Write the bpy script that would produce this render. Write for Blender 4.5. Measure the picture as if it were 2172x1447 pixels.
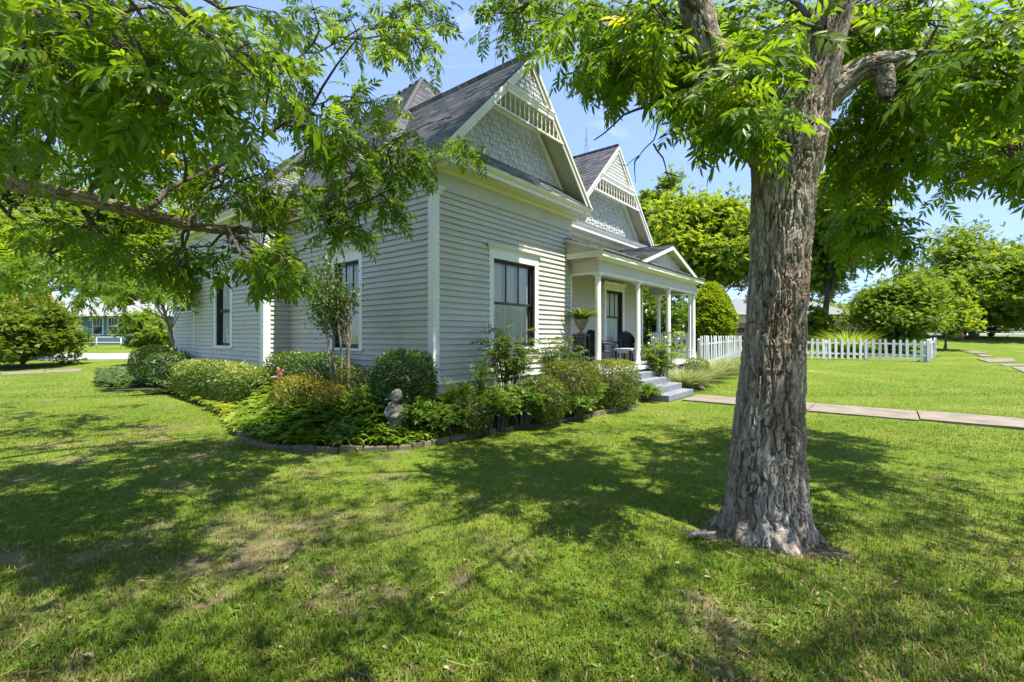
import bpy, math, random
import numpy as np
from mathutils import Vector, Matrix

for o in list(bpy.data.objects): bpy.data.objects.remove(o, do_unlink=True)
scene = bpy.context.scene
COL = scene.collection
R_ = math.radians

# ------------------------------------------------------------------ camera, sky, sun, exposure
CAMZ = 1.73
PHI = R_(39.05)                       # facade runs along +X, the depth of the house along +Y
FW = (math.cos(PHI), math.sin(PHI)); RT = (math.sin(PHI), -math.cos(PHI))
cam = bpy.data.cameras.new('camera'); cam_o = bpy.data.objects.new('camera', cam); COL.objects.link(cam_o)
cam_o.location = (0, 0, CAMZ)
cam_o.rotation_euler = (R_(90), 0, PHI - R_(90))
cam.sensor_width = 36; cam.lens = 36 * 985 / 2172; cam.shift_y = -10.5 / 2172
cam.clip_start = 0.05; cam.clip_end = 3000
scene.camera = cam_o

SUN_EL, SUN_AZ_VEC = R_(68), (0.04, -0.999)   # the sun stands on the -Y side, high
world = bpy.data.worlds.new('World'); scene.world = world; world.use_nodes = True
wn = world.node_tree.nodes; wl = world.node_tree.links; wn.clear()
w_out = wn.new('ShaderNodeOutputWorld'); w_bg = wn.new('ShaderNodeBackground'); w_sky = wn.new('ShaderNodeTexSky')
w_sky.sky_type = 'NISHITA'; w_sky.sun_disc = False; w_sky.sun_elevation = SUN_EL
w_sky.sun_rotation = math.atan2(SUN_AZ_VEC[0], SUN_AZ_VEC[1]); w_sky.altitude = 500
w_sky.air_density = 1.0; w_sky.dust_density = 0.05; w_sky.ozone_density = 3.0
w_bg.inputs['Strength'].default_value = 0.15
# thin cirrus
w_tc = wn.new('ShaderNodeTexCoord'); w_map = wn.new('ShaderNodeMapping'); w_map.inputs['Scale'].default_value = (1.2, 2.6, 7.0)
w_map.inputs['Rotation'].default_value = (0.2, 0.1, 0.5)
w_n = wn.new('ShaderNodeTexNoise'); w_n.inputs['Scale'].default_value = 1.6; w_n.inputs['Detail'].default_value = 7; w_n.inputs['Roughness'].default_value = 0.62
w_n.inputs['Distortion'].default_value = 0.6
w_r = wn.new('ShaderNodeValToRGB'); w_r.color_ramp.elements[0].position = 0.54; w_r.color_ramp.elements[1].position = 0.85
w_r.color_ramp.elements[0].color = (0, 0, 0, 1); w_r.color_ramp.elements[1].color = (0.35, 0.35, 0.35, 1)
w_mix = wn.new('ShaderNodeMix'); w_mix.data_type = 'RGBA'; w_mix.inputs[7].default_value = (1.9, 1.95, 2.0, 1)
wl.new(w_tc.outputs['Generated'], w_map.inputs['Vector']); wl.new(w_map.outputs['Vector'], w_n.inputs['Vector'])
wl.new(w_n.outputs['Fac'], w_r.inputs['Fac']); wl.new(w_r.outputs['Color'], w_mix.inputs[0])
w_gam = wn.new('ShaderNodeGamma'); w_gam.inputs['Gamma'].default_value = 0.42      # hazier, more even sky
w_tint = wn.new('ShaderNodeMix'); w_tint.data_type = 'RGBA'; w_tint.blend_type = 'MULTIPLY'; w_tint.inputs[0].default_value = 1.0; w_tint.inputs[7].default_value = (0.45, 0.55, 0.82, 1)
wl.new(w_sky.outputs['Color'], w_gam.inputs['Color']); wl.new(w_gam.outputs['Color'], w_tint.inputs[6]); wl.new(w_tint.outputs[2], w_mix.inputs[6]); wl.new(w_mix.outputs[2], w_bg.inputs['Color'])
wl.new(w_bg.outputs['Background'], w_out.inputs['Surface'])

sun = bpy.data.lights.new('sun', 'SUN'); sun.energy = 2.0; sun.angle = R_(0.53); sun.color = (1.0, 0.94, 0.84)
sun_o = bpy.data.objects.new('sun', sun); COL.objects.link(sun_o)
SUNV = Vector((SUN_AZ_VEC[0] * math.cos(SUN_EL), SUN_AZ_VEC[1] * math.cos(SUN_EL), math.sin(SUN_EL))).normalized()
sun_o.rotation_euler = SUNV.to_track_quat('Z', 'Y').to_euler(); sun_o.location = (0, -10, 40)

scene.view_settings.view_transform = 'Standard'; scene.view_settings.look = 'None'
scene.view_settings.gamma = 1.0; scene.view_settings.use_curve_mapping = False
scene.view_settings.exposure = 2.62
scene.render.engine = 'CYCLES'
cy = scene.cycles
cy.max_bounces = 10; cy.diffuse_bounces = 6; cy.glossy_bounces = 3; cy.transmission_bounces = 5; cy.transparent_max_bounces = 8
cy.use_denoising = True; cy.caustics_reflective = False; cy.caustics_refractive = False
cy.sample_clamp_indirect = 6

# ------------------------------------------------------------------ place helpers
FPX = 985.0
def at(px, py, d):
    s = (px - 1086) / FPX
    return Vector((d * (FW[0] + s * RT[0]), d * (FW[1] + s * RT[1]), CAMZ + d * (713 - py) / FPX))
def cf(d, l, z=0.0):                       # depth, lateral -> world
    return Vector((d * FW[0] + l * RT[0], d * FW[1] + l * RT[1], z))
def dl(x, y): return x * FW[0] + y * FW[1], x * RT[0] + y * RT[1]
def sstep(a, b, x):
    t = np.clip((np.asarray(x, float) - a) / (b - a), 0, 1); return t * t * (3 - 2 * t)
def ground(x, y):                          # the lawn lifts towards the far right and behind the drive
    x = np.asarray(x, float); y = np.asarray(y, float)
    d = x * FW[0] + y * FW[1]; l = x * RT[0] + y * RT[1]
    dd = np.clip(d - 9, 0, 34)
    g = 0.00896 * dd ** 1.47 + 0.025 * np.clip(d - 43, 0, 42)
    g = g * sstep(5.5, 13, l)
    gl = (0.031 * np.clip(d - 22.5, 0, 10) + 0.058 * np.clip(d - 32, 0, 11)) * sstep(-14, -22, l)
    return g + gl
def gz(x, y): return float(ground(x, y))
def gp(px, py, it=40):                     # pixel -> point on the ground
    lo, hi = 0.5, 200.0
    s = (px - 1086) / FPX
    for _ in range(50):
        m = (lo + hi) / 2
        x, y = m * (FW[0] + s * RT[0]), m * (FW[1] + s * RT[1])
        if CAMZ + m * (713 - py) / FPX > gz(x, y): lo = m
        else: hi = m
    return Vector((x, y, gz(x, y)))
def atd(px, d):                            # pixel column at a depth, on the ground
    p = at(px, 713, d); p.z = gz(p.x, p.y); return p

# ------------------------------------------------------------------ object helpers
def wloc(o):
    v = Vector((0, 0, 0))
    while o is not None:
        v += o.location - (o.get('_pl') and Vector(o['_pl']) or Vector((0, 0, 0)))
        o = o.parent
    return v
def tag(o, label=None, cat=None, group=None, kind=None):
    if label: o['label'] = label
    if cat: o['category'] = cat
    if group: o['group'] = group
    if kind: o['kind'] = kind
    return o
WL = {}
def thing(name, loc, label=None, cat=None, group=None, kind=None, rz=0.0):
    o = bpy.data.objects.new(name, None); COL.objects.link(o)
    o.location = loc; o.rotation_euler = (0, 0, rz); o.empty_display_size = 0.2
    WL[o.name] = Vector(loc)
    return tag(o, label, cat, group, kind)
def link(name, me, parent=None, loc=None, local=False, rot=None):
    o = bpy.data.objects.new(name, me); COL.objects.link(o)
    if loc is not None: o.location = loc
    if rot is not None: o.rotation_euler = rot
    if parent is not None:
        o.parent = parent
        if not local: o.matrix_parent_inverse = Matrix.Translation(-WL.get(parent.name, Vector((0, 0, 0))))
    if loc is not None: WL[o.name] = Vector(loc)
    return o
def sub_empty(name, parent):
    o = bpy.data.objects.new(name, None); COL.objects.link(o); o.parent = parent
    o.matrix_parent_inverse = Matrix.Translation(-WL.get(parent.name, Vector((0, 0, 0))))
    return o

class MB:
    def __init__(s): s.v = []; s.f = []; s.sm = []
    def add(s, vs, fs, smooth=False):
        b = len(s.v); s.v += [tuple(v) for v in vs]; s.f += [tuple(b + i for i in f) for f in fs]; s.sm += [smooth] * len(fs); return s
    def box(s, x0, x1, y0, y1, z0, z1, T=None):
        vs = [(x, y, z) for z in (z0, z1) for y in (y0, y1) for x in (x0, x1)]
        if T: vs = [T(*v) for v in vs]
        return s.add(vs, [(0, 2, 3, 1), (4, 5, 7, 6), (0, 1, 5, 4), (2, 6, 7, 3), (0, 4, 6, 2), (1, 3, 7, 5)])
    def prism(s, poly, a0, a1, T):          # poly of (p,q), extruded a0..a1; T(p,q,a)
        n = len(poly)
        vs = [T(p, q, a0) for p, q in poly] + [T(p, q, a1) for p, q in poly]
        return s.add(vs, [tuple(range(n))[::-1], tuple(range(n, 2 * n))] + [(i, (i + 1) % n, n + (i + 1) % n, n + i) for i in range(n)])
    def tube(s, pts, rad, n=8, cap=True):
        pts = [Vector(p) for p in pts]; rings = []
        up = Vector((0.13, 0.31, 0.94))
        for i, p in enumerate(pts):
            t = (pts[min(i + 1, len(pts) - 1)] - pts[max(i - 1, 0)])
            if t.length < 1e-9: t = Vector((0, 0, 1))
            t.normalize()
            a = t.cross(up)
            if a.length < 0.05: a = t.cross(Vector((1, 0, 0)))
            a.normalize(); b = t.cross(a); r = rad[i] if hasattr(rad, '__len__') else rad
            rings.append([p + (a * math.cos(2 * math.pi * k / n) + b * math.sin(2 * math.pi * k / n)) * r for k in range(n)])
        vs = [v for r in rings for v in r]; fs = []
        for i in range(len(pts) - 1):
            for k in range(n):
                fs.append((i * n + k, i * n + (k + 1) % n, (i + 1) * n + (k + 1) % n, (i + 1) * n + k))
        if cap: fs += [tuple(range(n))[::-1], tuple(range((len(pts) - 1) * n, len(pts) * n))]
        return s.add(vs, fs, True)
    def lathe(s, prof, c=(0, 0, 0), n=16, smooth=True):
        vs = [(c[0] + r * math.cos(2 * math.pi * k / n), c[1] + r * math.sin(2 * math.pi * k / n), c[2] + z) for r, z in prof for k in range(n)]
        fs = []
        for i in range(len(prof) - 1):
            for k in range(n): fs.append((i * n + k, i * n + (k + 1) % n, (i + 1) * n + (k + 1) % n, (i + 1) * n + k))
        fs += [tuple(range(n))[::-1], tuple(range((len(prof) - 1) * n, len(prof) * n))]
        return s.add(vs, fs, smooth)
    def ball(s, c, r, n=12, m=8, R=None):
        vs = []; fs = []
        for i in range(m + 1):
            ph = math.pi * i / m
            for k in range(n):
                th = 2 * math.pi * k / n
                v = Vector((r[0] * math.sin(ph) * math.cos(th), r[1] * math.sin(ph) * math.sin(th), r[2] * math.cos(ph)))
                if R: v = R @ v
                vs.append(v + Vector(c))
        for i in range(m):
            for k in range(n): fs.append((i * n + k, (i + 1) * n + k, (i + 1) * n + (k + 1) % n, i * n + (k + 1) % n))
        return s.add(vs, fs, True)
    def mesh(s, name, mat=None):
        me = bpy.data.meshes.new(name); me.from_pydata(s.v, [], s.f)
        me.polygons.foreach_set('use_smooth', s.sm)
        if mat is not None: me.materials.append(mat)
        me.update(); return me
    def build(s, name, mat, parent=None, loc=None, local=False, rot=None, bevel=0.0):
        o = link(name, s.mesh(name, mat), parent, loc, local, rot)
        if bevel:
            b = o.modifiers.new('bevel', 'BEVEL'); b.width = bevel; b.segments = 2; b.limit_method = 'ANGLE'; b.angle_limit = R_(40)
        return o

def np_mesh(name, V, F, mat, rnd=None, smooth=False):       # V (N,3), F (M,k) one face size; rnd per face
    me = bpy.data.meshes.new(name)
    V = np.ascontiguousarray(V, np.float32); F = np.ascontiguousarray(F, np.int32); M, k = F.shape
    me.vertices.add(len(V)); me.vertices.foreach_set('co', V.ravel())
    me.loops.add(M * k); me.loops.foreach_set('vertex_index', F.ravel())
    me.polygons.add(M); me.polygons.foreach_set('loop_start', np.arange(0, M * k, k, dtype=np.int32))
    try: me.polygons.foreach_set('loop_total', np.full(M, k, np.int32))
    except Exception: pass
    if smooth: me.polygons.foreach_set('use_smooth', np.ones(M, bool))
    if rnd is not None:
        a = me.attributes.new('rnd', 'FLOAT', 'FACE'); a.data.foreach_set('value', np.ascontiguousarray(rnd, np.float32))
    me.materials.append(mat); me.update(calc_edges=True); me.validate()
    return me

# ------------------------------------------------------------------ materials
MATS = {}
def nmat(name):
    m = bpy.data.materials.new(name); m.use_nodes = True; nt = m.node_tree
    b = nt.nodes['Principled BSDF']; MATS[name] = m
    return m, nt, b
def N(nt, t, **kw):
    n = nt.nodes.new(t)
    for k, v in kw.items():
        if k in n.inputs: n.inputs[k].default_value = v
        else: setattr(n, k, v)
    return n
def ramp(nt, fac, stops):
    r = nt.nodes.new('ShaderNodeValToRGB'); e = r.color_ramp.elements
    while len(e) < len(stops): e.new(0.5)
    for i, (p, c) in enumerate(stops):
        e[i].position = p; e[i].color = (c[0], c[1], c[2], 1)
    nt.links.new(fac, r.inputs['Fac']); return r.outputs['Color']
def noise(nt, scale, detail=5, rough=0.55, coord='Object', sc=None, dist=0.0):
    tc = nt.nodes.new('ShaderNodeTexCoord'); n = nt.nodes.new('ShaderNodeTexNoise')
    n.inputs['Scale'].default_value = scale; n.inputs['Detail'].default_value = detail; n.inputs['Roughness'].default_value = rough; n.inputs['Distortion'].default_value = dist
    if sc:
        mp = nt.nodes.new('ShaderNodeMapping'); mp.inputs['Scale'].default_value = sc
        nt.links.new(tc.outputs[coord], mp.inputs['Vector']); nt.links.new(mp.outputs['Vector'], n.inputs['Vector'])
    else: nt.links.new(tc.outputs[coord], n.inputs['Vector'])
    return n.outputs['Fac']
def bump(nt, b, h, strength=0.3, dist=0.01):
    n = nt.nodes.new('ShaderNodeBump'); n.inputs['Strength'].default_value = strength; n.inputs['Distance'].default_value = dist
    nt.links.new(h, n.inputs['Height']); nt.links.new(n.outputs['Normal'], b.inputs['Normal'])
def wmat(name, stops, scale, rough=0.6, detail=5, sc=None, bs=0.2, bd=0.004, coord='Object', objrnd=0.0, bscale=None, spec=0.4):
    m, nt, b = nmat(name)
    f = noise(nt, scale, detail, coord=coord, sc=sc)
    c = ramp(nt, f, stops)
    if objrnd:
        oi = nt.nodes.new('ShaderNodeObjectInfo'); hs = nt.nodes.new('ShaderNodeHueSaturation')
        mr = nt.nodes.new('ShaderNodeMapRange'); mr.inputs['To Min'].default_value = 1 - objrnd; mr.inputs['To Max'].default_value = 1 + objrnd
        nt.links.new(oi.outputs['Random'], mr.inputs['Value']); nt.links.new(mr.outputs['Result'], hs.inputs['Value'])
        nt.links.new(c, hs.inputs['Color']); c = hs.outputs['Color']
    nt.links.new(c, b.inputs['Base Color']); b.inputs['Roughness'].default_value = rough
    b.inputs['Specular IOR Level'].default_value = spec
    if bs: bump(nt, b, noise(nt, bscale or scale * 3, 6, coord=coord, sc=sc), bs, bd)
    return m
def leafmat(name, stops, trans=0.42, rough=0.45, tcol=None, spec=0.35):
    m, nt, b = nmat(name)
    a = nt.nodes.new('ShaderNodeAttribute'); a.attribute_name = 'rnd'
    c = ramp(nt, a.outputs['Fac'], stops)
    nt.links.new(c, b.inputs['Base Color']); b.inputs['Roughness'].default_value = rough; b.inputs['Specular IOR Level'].default_value = spec
    t = nt.nodes.new('ShaderNodeBsdfTranslucent')
    mul = nt.nodes.new('ShaderNodeMix'); mul.data_type = 'RGBA'; mul.blend_type = 'MULTIPLY'; mul.inputs[0].default_value = 1
    mul.inputs[7].default_value = tcol or (2.1, 1.8, 0.7, 1)
    nt.links.new(c, mul.inputs[6]); nt.links.new(mul.outputs[2], t.inputs['Color'])
    mx = nt.nodes.new('ShaderNodeMixShader'); mx.inputs['Fac'].default_value = trans
    out = nt.nodes['Material Output']
    nt.links.new(b.outputs['BSDF'], mx.inputs[1]); nt.links.new(t.outputs['BSDF'], mx.inputs[2]); nt.links.new(mx.outputs['Shader'], out.inputs['Surface'])
    return m
def plain(name, col, rough=0.5, metal=0.0, spec=0.5):
    m, nt, b = nmat(name); b.inputs['Base Color'].default_value = (*col, 1); b.inputs['Roughness'].default_value = rough
    b.inputs['Metallic'].default_value = metal; b.inputs['Specular IOR Level'].default_value = spec; return m

m_siding = wmat('painted siding', [(0.25, (0.435, 0.413, 0.352)), (0.5, (0.48, 0.457, 0.393)), (0.75, (0.515, 0.49, 0.425))], 2.2, 0.6, 6, (1, 1, 3), 0.12, 0.002, objrnd=0.04, bscale=60)
m_frieze = wmat('painted frieze board', [(0.3, (0.455, 0.428, 0.352)), (0.7, (0.505, 0.475, 0.395))], 1.5, 0.6, 5, None, 0.1, 0.002, bscale=50)
m_trim = wmat('white trim paint', [(0.25, (0.66, 0.64, 0.58)), (0.5, (0.74, 0.725, 0.665)), (0.8, (0.77, 0.755, 0.70))], 3.0, 0.5, 7, (1, 1, 0.5), 0.12, 0.002, bscale=40)
m_bounce_trim = wmat('bounce-lit trim paint', [(0.25, (0.62, 0.59, 0.475)), (0.55, (0.69, 0.66, 0.54)), (0.8, (0.72, 0.69, 0.58))], 3.0, 0.5, 7, None, 0.12, 0.002, bscale=40)  # white trim with warm bounce light put into its colour
m_fence = wmat('weathered white fence paint', [(0.3, (0.48, 0.49, 0.48)), (0.6, (0.60, 0.61, 0.605)), (0.8, (0.64, 0.65, 0.645))], 6, 0.6, 6, None, 0.15, 0.003, objrnd=0.06)
m_gshing = wmat('painted wood shingle', [(0.3, (0.405, 0.40, 0.365)), (0.7, (0.475, 0.47, 0.432))], 4, 0.6, 6, (1, 1, 0.3), 0.15, 0.003, objrnd=0.10, bscale=30)
m_sash = wmat('dark bronze sash paint', [(0.3, (0.018, 0.018, 0.018)), (0.7, (0.032, 0.03, 0.028))], 8, 0.45, 5, None, 0.1, 0.002)
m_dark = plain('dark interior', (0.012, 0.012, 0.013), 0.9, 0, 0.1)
m_ceil = wmat('porch ceiling paint', [(0.3, (0.38, 0.375, 0.325)), (0.7, (0.43, 0.425, 0.375))], 2, 0.5, 4, (1, 20, 1), 0.2, 0.004)
m_deck = wmat('grey deck paint', [(0.3, (0.20, 0.225, 0.25)), (0.7, (0.30, 0.32, 0.34))], 3, 0.5, 6, (1, 12, 1), 0.2, 0.004)
m_step = wmat('painted concrete step', [(0.25, (0.14, 0.152, 0.17)), (0.55, (0.19, 0.205, 0.225)), (0.8, (0.225, 0.235, 0.25))], 4, 0.65, 8, None, 0.3, 0.004, bscale=30)
m_conc = wmat('sidewalk concrete', [(0.25, (0.12, 0.098, 0.072)), (0.5, (0.185, 0.155, 0.115)), (0.75, (0.235, 0.20, 0.155))], 2.2, 0.85, 9, None, 0.4, 0.006, objrnd=0.06, bscale=45)
m_asph = wmat('asphalt', [(0.3, (0.085, 0.085, 0.092)), (0.7, (0.14, 0.14, 0.15))], 1.5, 0.9, 9, None, 0.3, 0.004, bscale=60)
m_drive = wmat('driveway concrete', [(0.3, (0.25, 0.24, 0.23)), (0.7, (0.34, 0.33, 0.32))], 1.5, 0.9, 7, None, 0.3, 0.004, bscale=40)
m_brick = wmat('edging block', [(0.25, (0.085, 0.064, 0.042)), (0.5, (0.15, 0.115, 0.075)), (0.8, (0.22, 0.175, 0.12))], 9, 0.9, 9, None, 0.6, 0.006, objrnd=0.2, bscale=50)
m_soil = wmat('bed soil', [(0.3, (0.035, 0.026, 0.018)), (0.7, (0.10, 0.075, 0.05))], 6, 0.95, 8, None, 0.6, 0.02, bscale=30)
m_statue = wmat('weathered cast stone', [(0.3, (0.075, 0.064, 0.048)), (0.5, (0.165, 0.148, 0.12)), (0.72, (0.24, 0.225, 0.195))], 9, 0.85, 9, None, 0.6, 0.008, bscale=60)
m_terra = wmat('terracotta', [(0.3, (0.20, 0.085, 0.042)), (0.7, (0.30, 0.14, 0.075))], 12, 0.75, 7, None, 0.3, 0.004)
m_urn = wmat('aged concrete urn', [(0.3, (0.17, 0.135, 0.11)), (0.7, (0.27, 0.22, 0.18))], 10, 0.85, 7, None, 0.4, 0.004)
m_wicker = wmat('black wicker', [(0.4, (0.012, 0.012, 0.016)), (0.7, (0.045, 0.045, 0.055))], 60, 0.45, 3, None, 0.6, 0.006)
m_cush = wmat('grey cushion fabric', [(0.3, (0.20, 0.21, 0.23)), (0.7, (0.28, 0.29, 0.31))], 30, 0.9, 3)
m_tan = wmat('tan cushion fabric', [(0.3, (0.33, 0.26, 0.18)), (0.7, (0.42, 0.34, 0.25))], 30, 0.9, 3)
m_tablew = wmat('weathered blue grey wood', [(0.3, (0.30, 0.33, 0.35)), (0.7, (0.45, 0.47, 0.47))], 8, 0.7, 6, (8, 1, 1))
m_black = plain('black iron', (0.01, 0.01, 0.012), 0.4)
m_wire = plain('black cable', (0.006, 0.006, 0.007), 0.5)
m_pfence = wmat('brown privacy fence wood', [(0.3, (0.085, 0.055, 0.04)), (0.7, (0.15, 0.105, 0.075))], 3, 0.85, 6, (6, 6, 0.6), 0.4, 0.006, objrnd=0.15)
m_blue = wmat('blue siding paint', [(0.3, (0.10, 0.235, 0.40)), (0.7, (0.13, 0.275, 0.45))], 2, 0.6, 4)
m_lblue = wmat('pale blue skirting paint', [(0.3, (0.30, 0.40, 0.54)), (0.7, (0.36, 0.46, 0.60))], 2, 0.6, 4)
m_ngrey = wmat('neighbour siding paint', [(0.3, (0.50, 0.54, 0.55)), (0.7, (0.57, 0.60, 0.61))], 2, 0.6, 4)
m_nroof = wmat('neighbour roof shingle', [(0.3, (0.13, 0.13, 0.145)), (0.7, (0.20, 0.20, 0.215))], 14, 0.9, 6, None, 0.4, 0.01)
m_broof = wmat('pale metal roof', [(0.3, (0.22, 0.225, 0.235)), (0.7, (0.29, 0.295, 0.305))], 3, 0.5, 4)
m_metal = plain('galvanised pipe', (0.55, 0.56, 0.58), 0.4, 0.8)
m_carblk = plain('black car paint', (0.008, 0.009, 0.013), 0.15); m_carsil = plain('silver car paint', (0.45, 0.47, 0.5), 0.25, 0.5)
m_tyre = plain('tyre rubber', (0.012, 0.012, 0.012), 0.8); m_cglass = plain('car glass', (0.02, 0.025, 0.03), 0.05)
m_bin = plain('blue plastic', (0.015, 0.06, 0.26), 0.45)
m_debris = wmat('bleached bark', [(0.3, (0.13, 0.12, 0.105)), (0.7, (0.25, 0.235, 0.21))], 12, 0.9, 6, (6, 1, 1), 0.5, 0.006)

# roof shingles: per-tab tone
m_roof, nt, b = nmat('asphalt roof shingle')
a = nt.nodes.new('ShaderNodeAttribute'); a.attribute_name = 'rnd'
c = ramp(nt, a.outputs['Fac'], [(0.0, (0.085, 0.083, 0.084)), (0.35, (0.14, 0.137, 0.138)), (0.7, (0.19, 0.186, 0.186)), (1.0, (0.25, 0.243, 0.24))])
n2 = noise(nt, 70, 4); mm = nt.nodes.new('ShaderNodeMix'); mm.data_type = 'RGBA'; mm.blend_type = 'OVERLAY'; mm.inputs[0].default_value = 0.55
nt.links.new(c, mm.inputs[6]); nt.links.new(n2, mm.inputs[7]); nt.links.new(mm.outputs[2], b.inputs['Base Color'])
b.inputs['Roughness'].default_value = 0.85; bump(nt, b, noise(nt, 160, 3), 0.35, 0.004)

# glass: thin pane that reflects and lets the curtain show
m_glass, nt, b = nmat('window glass')
gl = nt.nodes.new('ShaderNodeBsdfGlossy'); gl.inputs['Roughness'].default_value = 0.015; gl.inputs['Color'].default_value = (1, 1, 1, 1)
tr = nt.nodes.new('ShaderNodeBsdfTransparent'); tr.inputs['Color'].default_value = (0.97, 0.985, 0.98, 1)
fr = nt.nodes.new('ShaderNodeFresnel'); fr.inputs['IOR'].default_value = 1.55
nz = noise(nt, 1.3, 2); bp = nt.nodes.new('ShaderNodeBump'); bp.inputs['Strength'].default_value = 0.12; bp.inputs['Distance'].default_value = 0.02
nt.links.new(nz, bp.inputs['Height']); nt.links.new(bp.outputs['Normal'], gl.inputs['Normal'])
mx = nt.nodes.new('ShaderNodeMixShader'); nt.links.new(fr.outputs['Fac'], mx.inputs['Fac'])
nt.links.new(tr.outputs['BSDF'], mx.inputs[1]); nt.links.new(gl.outputs['BSDF'], mx.inputs[2]); nt.links.new(mx.outputs['Shader'], nt.nodes['Material Output'].inputs['Surface'])
m_curtain, nt, b = nmat('sheer white curtain')
b.inputs['Base Color'].default_value = (0.90, 0.90, 0.87, 1); b.inputs['Roughness'].default_value = 0.9

# leaves
m_pecan = leafmat('pecan leaf', [(0.0, (0.060, 0.125, 0.010)), (0.45, (0.098, 0.182, 0.013)), (0.8, (0.15, 0.24, 0.018)), (0.96, (0.25, 0.33, 0.03)), (1.0, (0.36, 0.30, 0.06))], 0.58, 0.42)
m_pecan2 = leafmat('pecan leaf spring', [(0.0, (0.060, 0.130, 0.010)), (0.5, (0.105, 0.195, 0.013)), (0.85, (0.16, 0.25, 0.02)), (0.96, (0.26, 0.34, 0.03)), (1.0, (0.36, 0.30, 0.06))], 0.58, 0.42)  # slightly brighter green for the front pecan crown
m_yg = leafmat('yellow green foliage', [(0.0, (0.095, 0.155, 0.015)), (0.5, (0.165, 0.26, 0.022)), (1.0, (0.30, 0.37, 0.04))], 0.48, 0.55)
m_mid = leafmat('mid green foliage', [(0.0, (0.060, 0.115, 0.014)), (0.5, (0.110, 0.19, 0.02)), (1.0, (0.20, 0.28, 0.035))], 0.46, 0.5)
m_box = leafmat('glossy dark shrub leaf', [(0.0, (0.034, 0.080, 0.012)), (0.5, (0.062, 0.125, 0.016)), (0.9, (0.115, 0.19, 0.024)), (1.0, (0.20, 0.28, 0.035))], 0.32, 0.35, spec=0.45)
m_boxr = leafmat('bronze tinged clipped leaf', [(0.0, (0.058, 0.092, 0.014)), (0.4, (0.085, 0.135, 0.016)), (0.62, (0.13, 0.135, 0.02)), (0.8, (0.125, 0.20, 0.02)), (1.0, (0.30, 0.32, 0.04))], 0.38, 0.5)
m_var = leafmat('variegated hedge leaf', [(0.0, (0.065, 0.120, 0.018)), (0.5, (0.13, 0.20, 0.03)), (0.82, (0.28, 0.33, 0.08)), (1.0, (0.48, 0.38, 0.12))], 0.34, 0.4)
m_nand = leafmat('nandina leaf', [(0.0, (0.060, 0.115, 0.014)), (0.6, (0.115, 0.18, 0.02)), (1.0, (0.23, 0.27, 0.04))], 0.42, 0.42)
m_orange = leafmat('orange tipped nandina leaf', [(0.0, (0.085, 0.135, 0.018)), (0.45, (0.17, 0.21, 0.025)), (0.75, (0.38, 0.27, 0.04)), (1.0, (0.50, 0.23, 0.05))], 0.4, 0.45)
m_cover = leafmat('ground cover leaf', [(0.0, (0.060, 0.130, 0.014)), (0.5, (0.105, 0.195, 0.018)), (0.9, (0.17, 0.26, 0.03)), (1.0, (0.28, 0.35, 0.06))], 0.42, 0.4)
m_brightcover = leafmat('pale chartreuse cover leaf', [(0.0, (0.12, 0.19, 0.02)), (0.5, (0.21, 0.28, 0.035)), (1.0, (0.38, 0.42, 0.09))], 0.4, 0.4)
m_bluecover = leafmat('blue green ivy leaf', [(0.0, (0.045, 0.085, 0.028)), (0.6, (0.08, 0.135, 0.045)), (1.0, (0.15, 0.21, 0.06))], 0.3, 0.45)
m_orng = leafmat('ornamental grass blade', [(0.0, (0.15, 0.20, 0.06)), (0.5, (0.28, 0.32, 0.13)), (1.0, (0.44, 0.46, 0.25))], 0.4, 0.5, (1.3, 1.3, 0.9, 1))
m_grass = leafmat('lawn blade', [(0.0, (0.25, 0.195, 0.09)), (0.10, (0.29, 0.24, 0.11)), (0.14, (0.066, 0.130, 0.012)), (0.55, (0.104, 0.162, 0.012)), (0.85, (0.148, 0.202, 0.019)), (1.0, (0.26, 0.285, 0.06))], 0.38, 0.6, (1.5, 1.4, 0.7, 1), 0.2)
m_litter = leafmat('fallen dry leaf', [(0.0, (0.10, 0.06, 0.03)), (0.5, (0.20, 0.13, 0.065)), (1.0, (0.36, 0.29, 0.17))], 0.1, 0.8)
m_twig = wmat('twig bark', [(0.3, (0.06, 0.046, 0.034)), (0.7, (0.13, 0.10, 0.078))], 20, 0.9, 5)
m_stem = wmat('crape myrtle bark', [(0.3, (0.16, 0.12, 0.09)), (0.7, (0.30, 0.25, 0.20))], 10, 0.7, 6, (1, 1, 0.2), 0.3, 0.004)
m_tbark = wmat('grey tree bark', [(0.3, (0.07, 0.058, 0.048)), (0.7, (0.19, 0.165, 0.14))], 7, 0.9, 8, (1, 1, 0.25), 0.7, 0.03)

# near bark: tone follows the plates (attribute 'rnd' = plate height)
m_bark, nt, b = nmat('pecan bark')
a = nt.nodes.new('ShaderNodeAttribute'); a.attribute_name = 'plate'
c = ramp(nt, a.outputs['Fac'], [(0.0, (0.045, 0.029, 0.017)), (0.25, (0.120, 0.090, 0.062)), (0.55, (0.235, 0.190, 0.140)), (0.8, (0.315, 0.268, 0.210)), (1.0, (0.42, 0.375, 0.31))])
big = ramp(nt, noise(nt, 1.6, 6, sc=(1.5, 1.5, 0.55)), [(0.32, (0.70, 0.60, 0.48)), (0.5, (0.95, 0.90, 0.84)), (0.68, (1.25, 1.25, 1.27))])
fin = ramp(nt, noise(nt, 22, 8, 0.7, sc=(1, 1, 0.22)), [(0.25, (0.55, 0.52, 0.48)), (0.5, (0.95, 0.95, 0.95)), (0.75, (1.3, 1.3, 1.32))])
ml = nt.nodes.new('ShaderNodeMix'); ml.data_type = 'RGBA'; ml.blend_type = 'MULTIPLY'; ml.inputs[0].default_value = 1
nt.links.new(c, ml.inputs[6]); nt.links.new(big, ml.inputs[7])
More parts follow.
